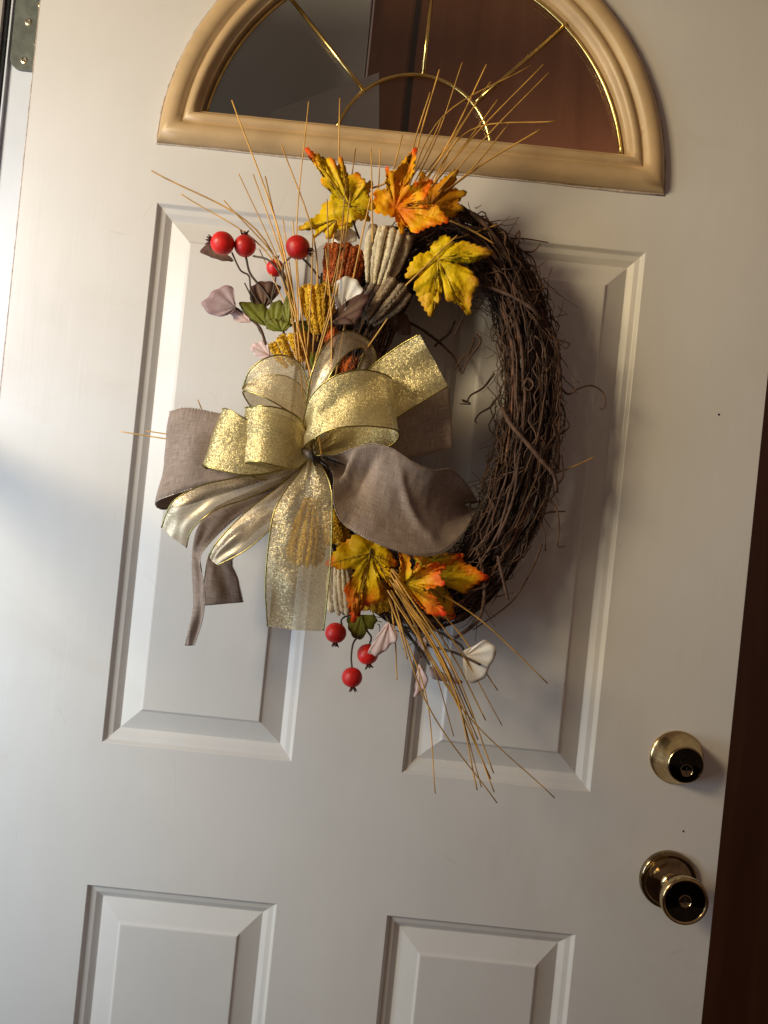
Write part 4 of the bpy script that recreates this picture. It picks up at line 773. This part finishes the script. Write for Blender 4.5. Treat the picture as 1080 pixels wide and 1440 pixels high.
# ------------------------------------------------------------------ straw sprays
def straws(label, items, loc, seed=0):
    root = thing('straw_spray', label, 'straw spray', P(*loc), 'golden straw sprays'); rs = random.Random(seed)
    for it in items:
        (x0, y0, h0), (x1, y1, h1), bend = it; mx, my = (x0+x1)/2, (y0+y1)/2; dx, dy = x1-x0, y1-y0; L = math.hypot(dx, dy)
        mid = (mx-dy/L*bend, my+dx/L*bend, (h0+h1)/2+rs.uniform(0, .5)); pts = cr([(x0, y0, h0/100), (mid[0], mid[1], mid[2]/100), (x1, y1, h1/100)], 18)
        r = rs.uniform(0.00078, 0.00108); mb = MB(); mb.tube([P(*p) for p in pts], [r*(1.1-.35*k/17) for k in range(18)], 6); mb.build('straw', M['straw'], root)
    return root
straws('golden straws fanning out from the bow to the upper left', [((425, 500, 8), (213, 240, 8), 62), ((430, 490, 8), (255, 273, 7), 42), ((428, 500, 8.5), (315, 282, 8), 28), ((432, 520, 9), (326, 141, 9), 14), ((438, 520, 9), (336, 245, 8), 10),
    ((430, 510, 8), (356, 245, 8), 8), ((436, 540, 9), (434, 143, 10), -18), ((440, 500, 9), (396, 204, 9), 26), ((420, 520, 10), (373, 248, 8), 6), ((426, 560, 10), (398, 308, 8), 3), ((442, 480, 8), (478, 138, 9.5), 12), ((446, 480, 9), (460, 280, 11), 8),
    ((450, 470, 9), (500, 209, 9), 6), ((448, 500, 10.5), (493, 270, 11.5), 8), ((440, 520, 11), (486, 262, 11.5), 10), ((452, 640, 11), (404, 410, 10), 8), ((466, 540, 11.6), (458, 350, 11), 4), ((436, 560, 10), (365, 351, 7), 10), ((430, 520, 10), (440, 330, 10), 2), ((420, 500, 9.5), (412, 310, 9), 2), ((470, 540, 9), (523, 268, 11.5), -2)], (430, 500, .07), 1)
straws('golden straws rising in front of the half moon window', [((566, 300, 7), (618, 98, 9), -3), ((560, 300, 7), (650, 88, 9), 8), ((572, 300, 7), (684, 91, 8.5), 5), ((560, 305, 7.5), (747, 92, 9.5), -46), ((575, 300, 7), (764, 91, 9), -5), ((590, 300, 7), (772, 102, 9.5), -4),
    ((590, 300, 7), (785, 170, 9), -58), ((600, 290, 6.5), (760, 182, 8), -5), ((578, 300, 6.5), (715, 175, 8), 12), ((568, 290, 7), (674, 138, 9), 4), ((580, 290, 6.5), (645, 192, 8), 2), ((560, 280, 7), (622, 165, 8), 4), ((565, 285, 7), (605, 130, 9), -4), ((540, 290, 7), (566, 190, 8), 0), ((531, 290, 7), (535, 209, 8), 0), ((524, 340, 11.8), (522, 208, 11), 0),
    ((585, 290, 6), (700, 140, 8), 2), ((600, 290, 6), (632, 212, 8), 0), ((570, 280, 6), (690, 115, 8), 3), ((522, 265, 9), (558, 243, 9), 4)], (575, 300, .06), 2)
straws('golden straws spilling from the lower leaves towards the lower right', [((545, 795, 9), (770, 961, 9), -16), ((548, 800, 9), (700, 971, 8), -14), ((552, 800, 9.6), (706, 1020, 8), -12), ((550, 810, 9), (683, 1013, 8), -12), ((556, 820, 10), (780, 1122, 9), 30), ((550, 830, 10), (699, 1129, 9), 26), ((548, 805, 10), (695, 1114, 9), -12),
    ((552, 812, 10), (677, 1107, 9), -18), ((556, 815, 10.4), (671, 1111, 9), -22), ((550, 800, 10.6), (694, 1087, 9), -16), ((550, 830, 9.5), (638, 1035, 8.6), -12), ((556, 830, 10), (645, 994, 8.6), -8), ((545, 840, 9.2), (612, 1116, 9), -20), ((550, 850, 8), (558, 956, 7.6), -2), ((540, 820, 9), (573, 927, 8.6), -2), ((545, 830, 10.2), (690, 1095, 9), -10), ((552, 820, 10.6), (665, 1010, 9), -12), ((560, 830, 10), (672, 1040, 9.4), -10), ((548, 815, 10.6), (604, 930, 10), -4)], (548, 820, .08), 3)
straws('thin straws poking out left behind the linen loop', [((330, 630, 4), (170, 607, 5), -1), ((330, 622, 4), (205, 606, 5), -1), ((310, 640, 4), (278, 562, 6), 0)], (320, 625, .05), 4)
straws('loose thin straws lying across the right side vines', [((570, 402, 10.2), (643, 331, 11), 0), ((632, 310, 8.5), (695, 343, 8.5), -2), ((600, 345, 7), (700, 316, 7), 2), ((775, 668, 5), (835, 643, 6), 1), ((506, 505, 8), (545, 448, 11), 0)], (620, 370, .07), 5)
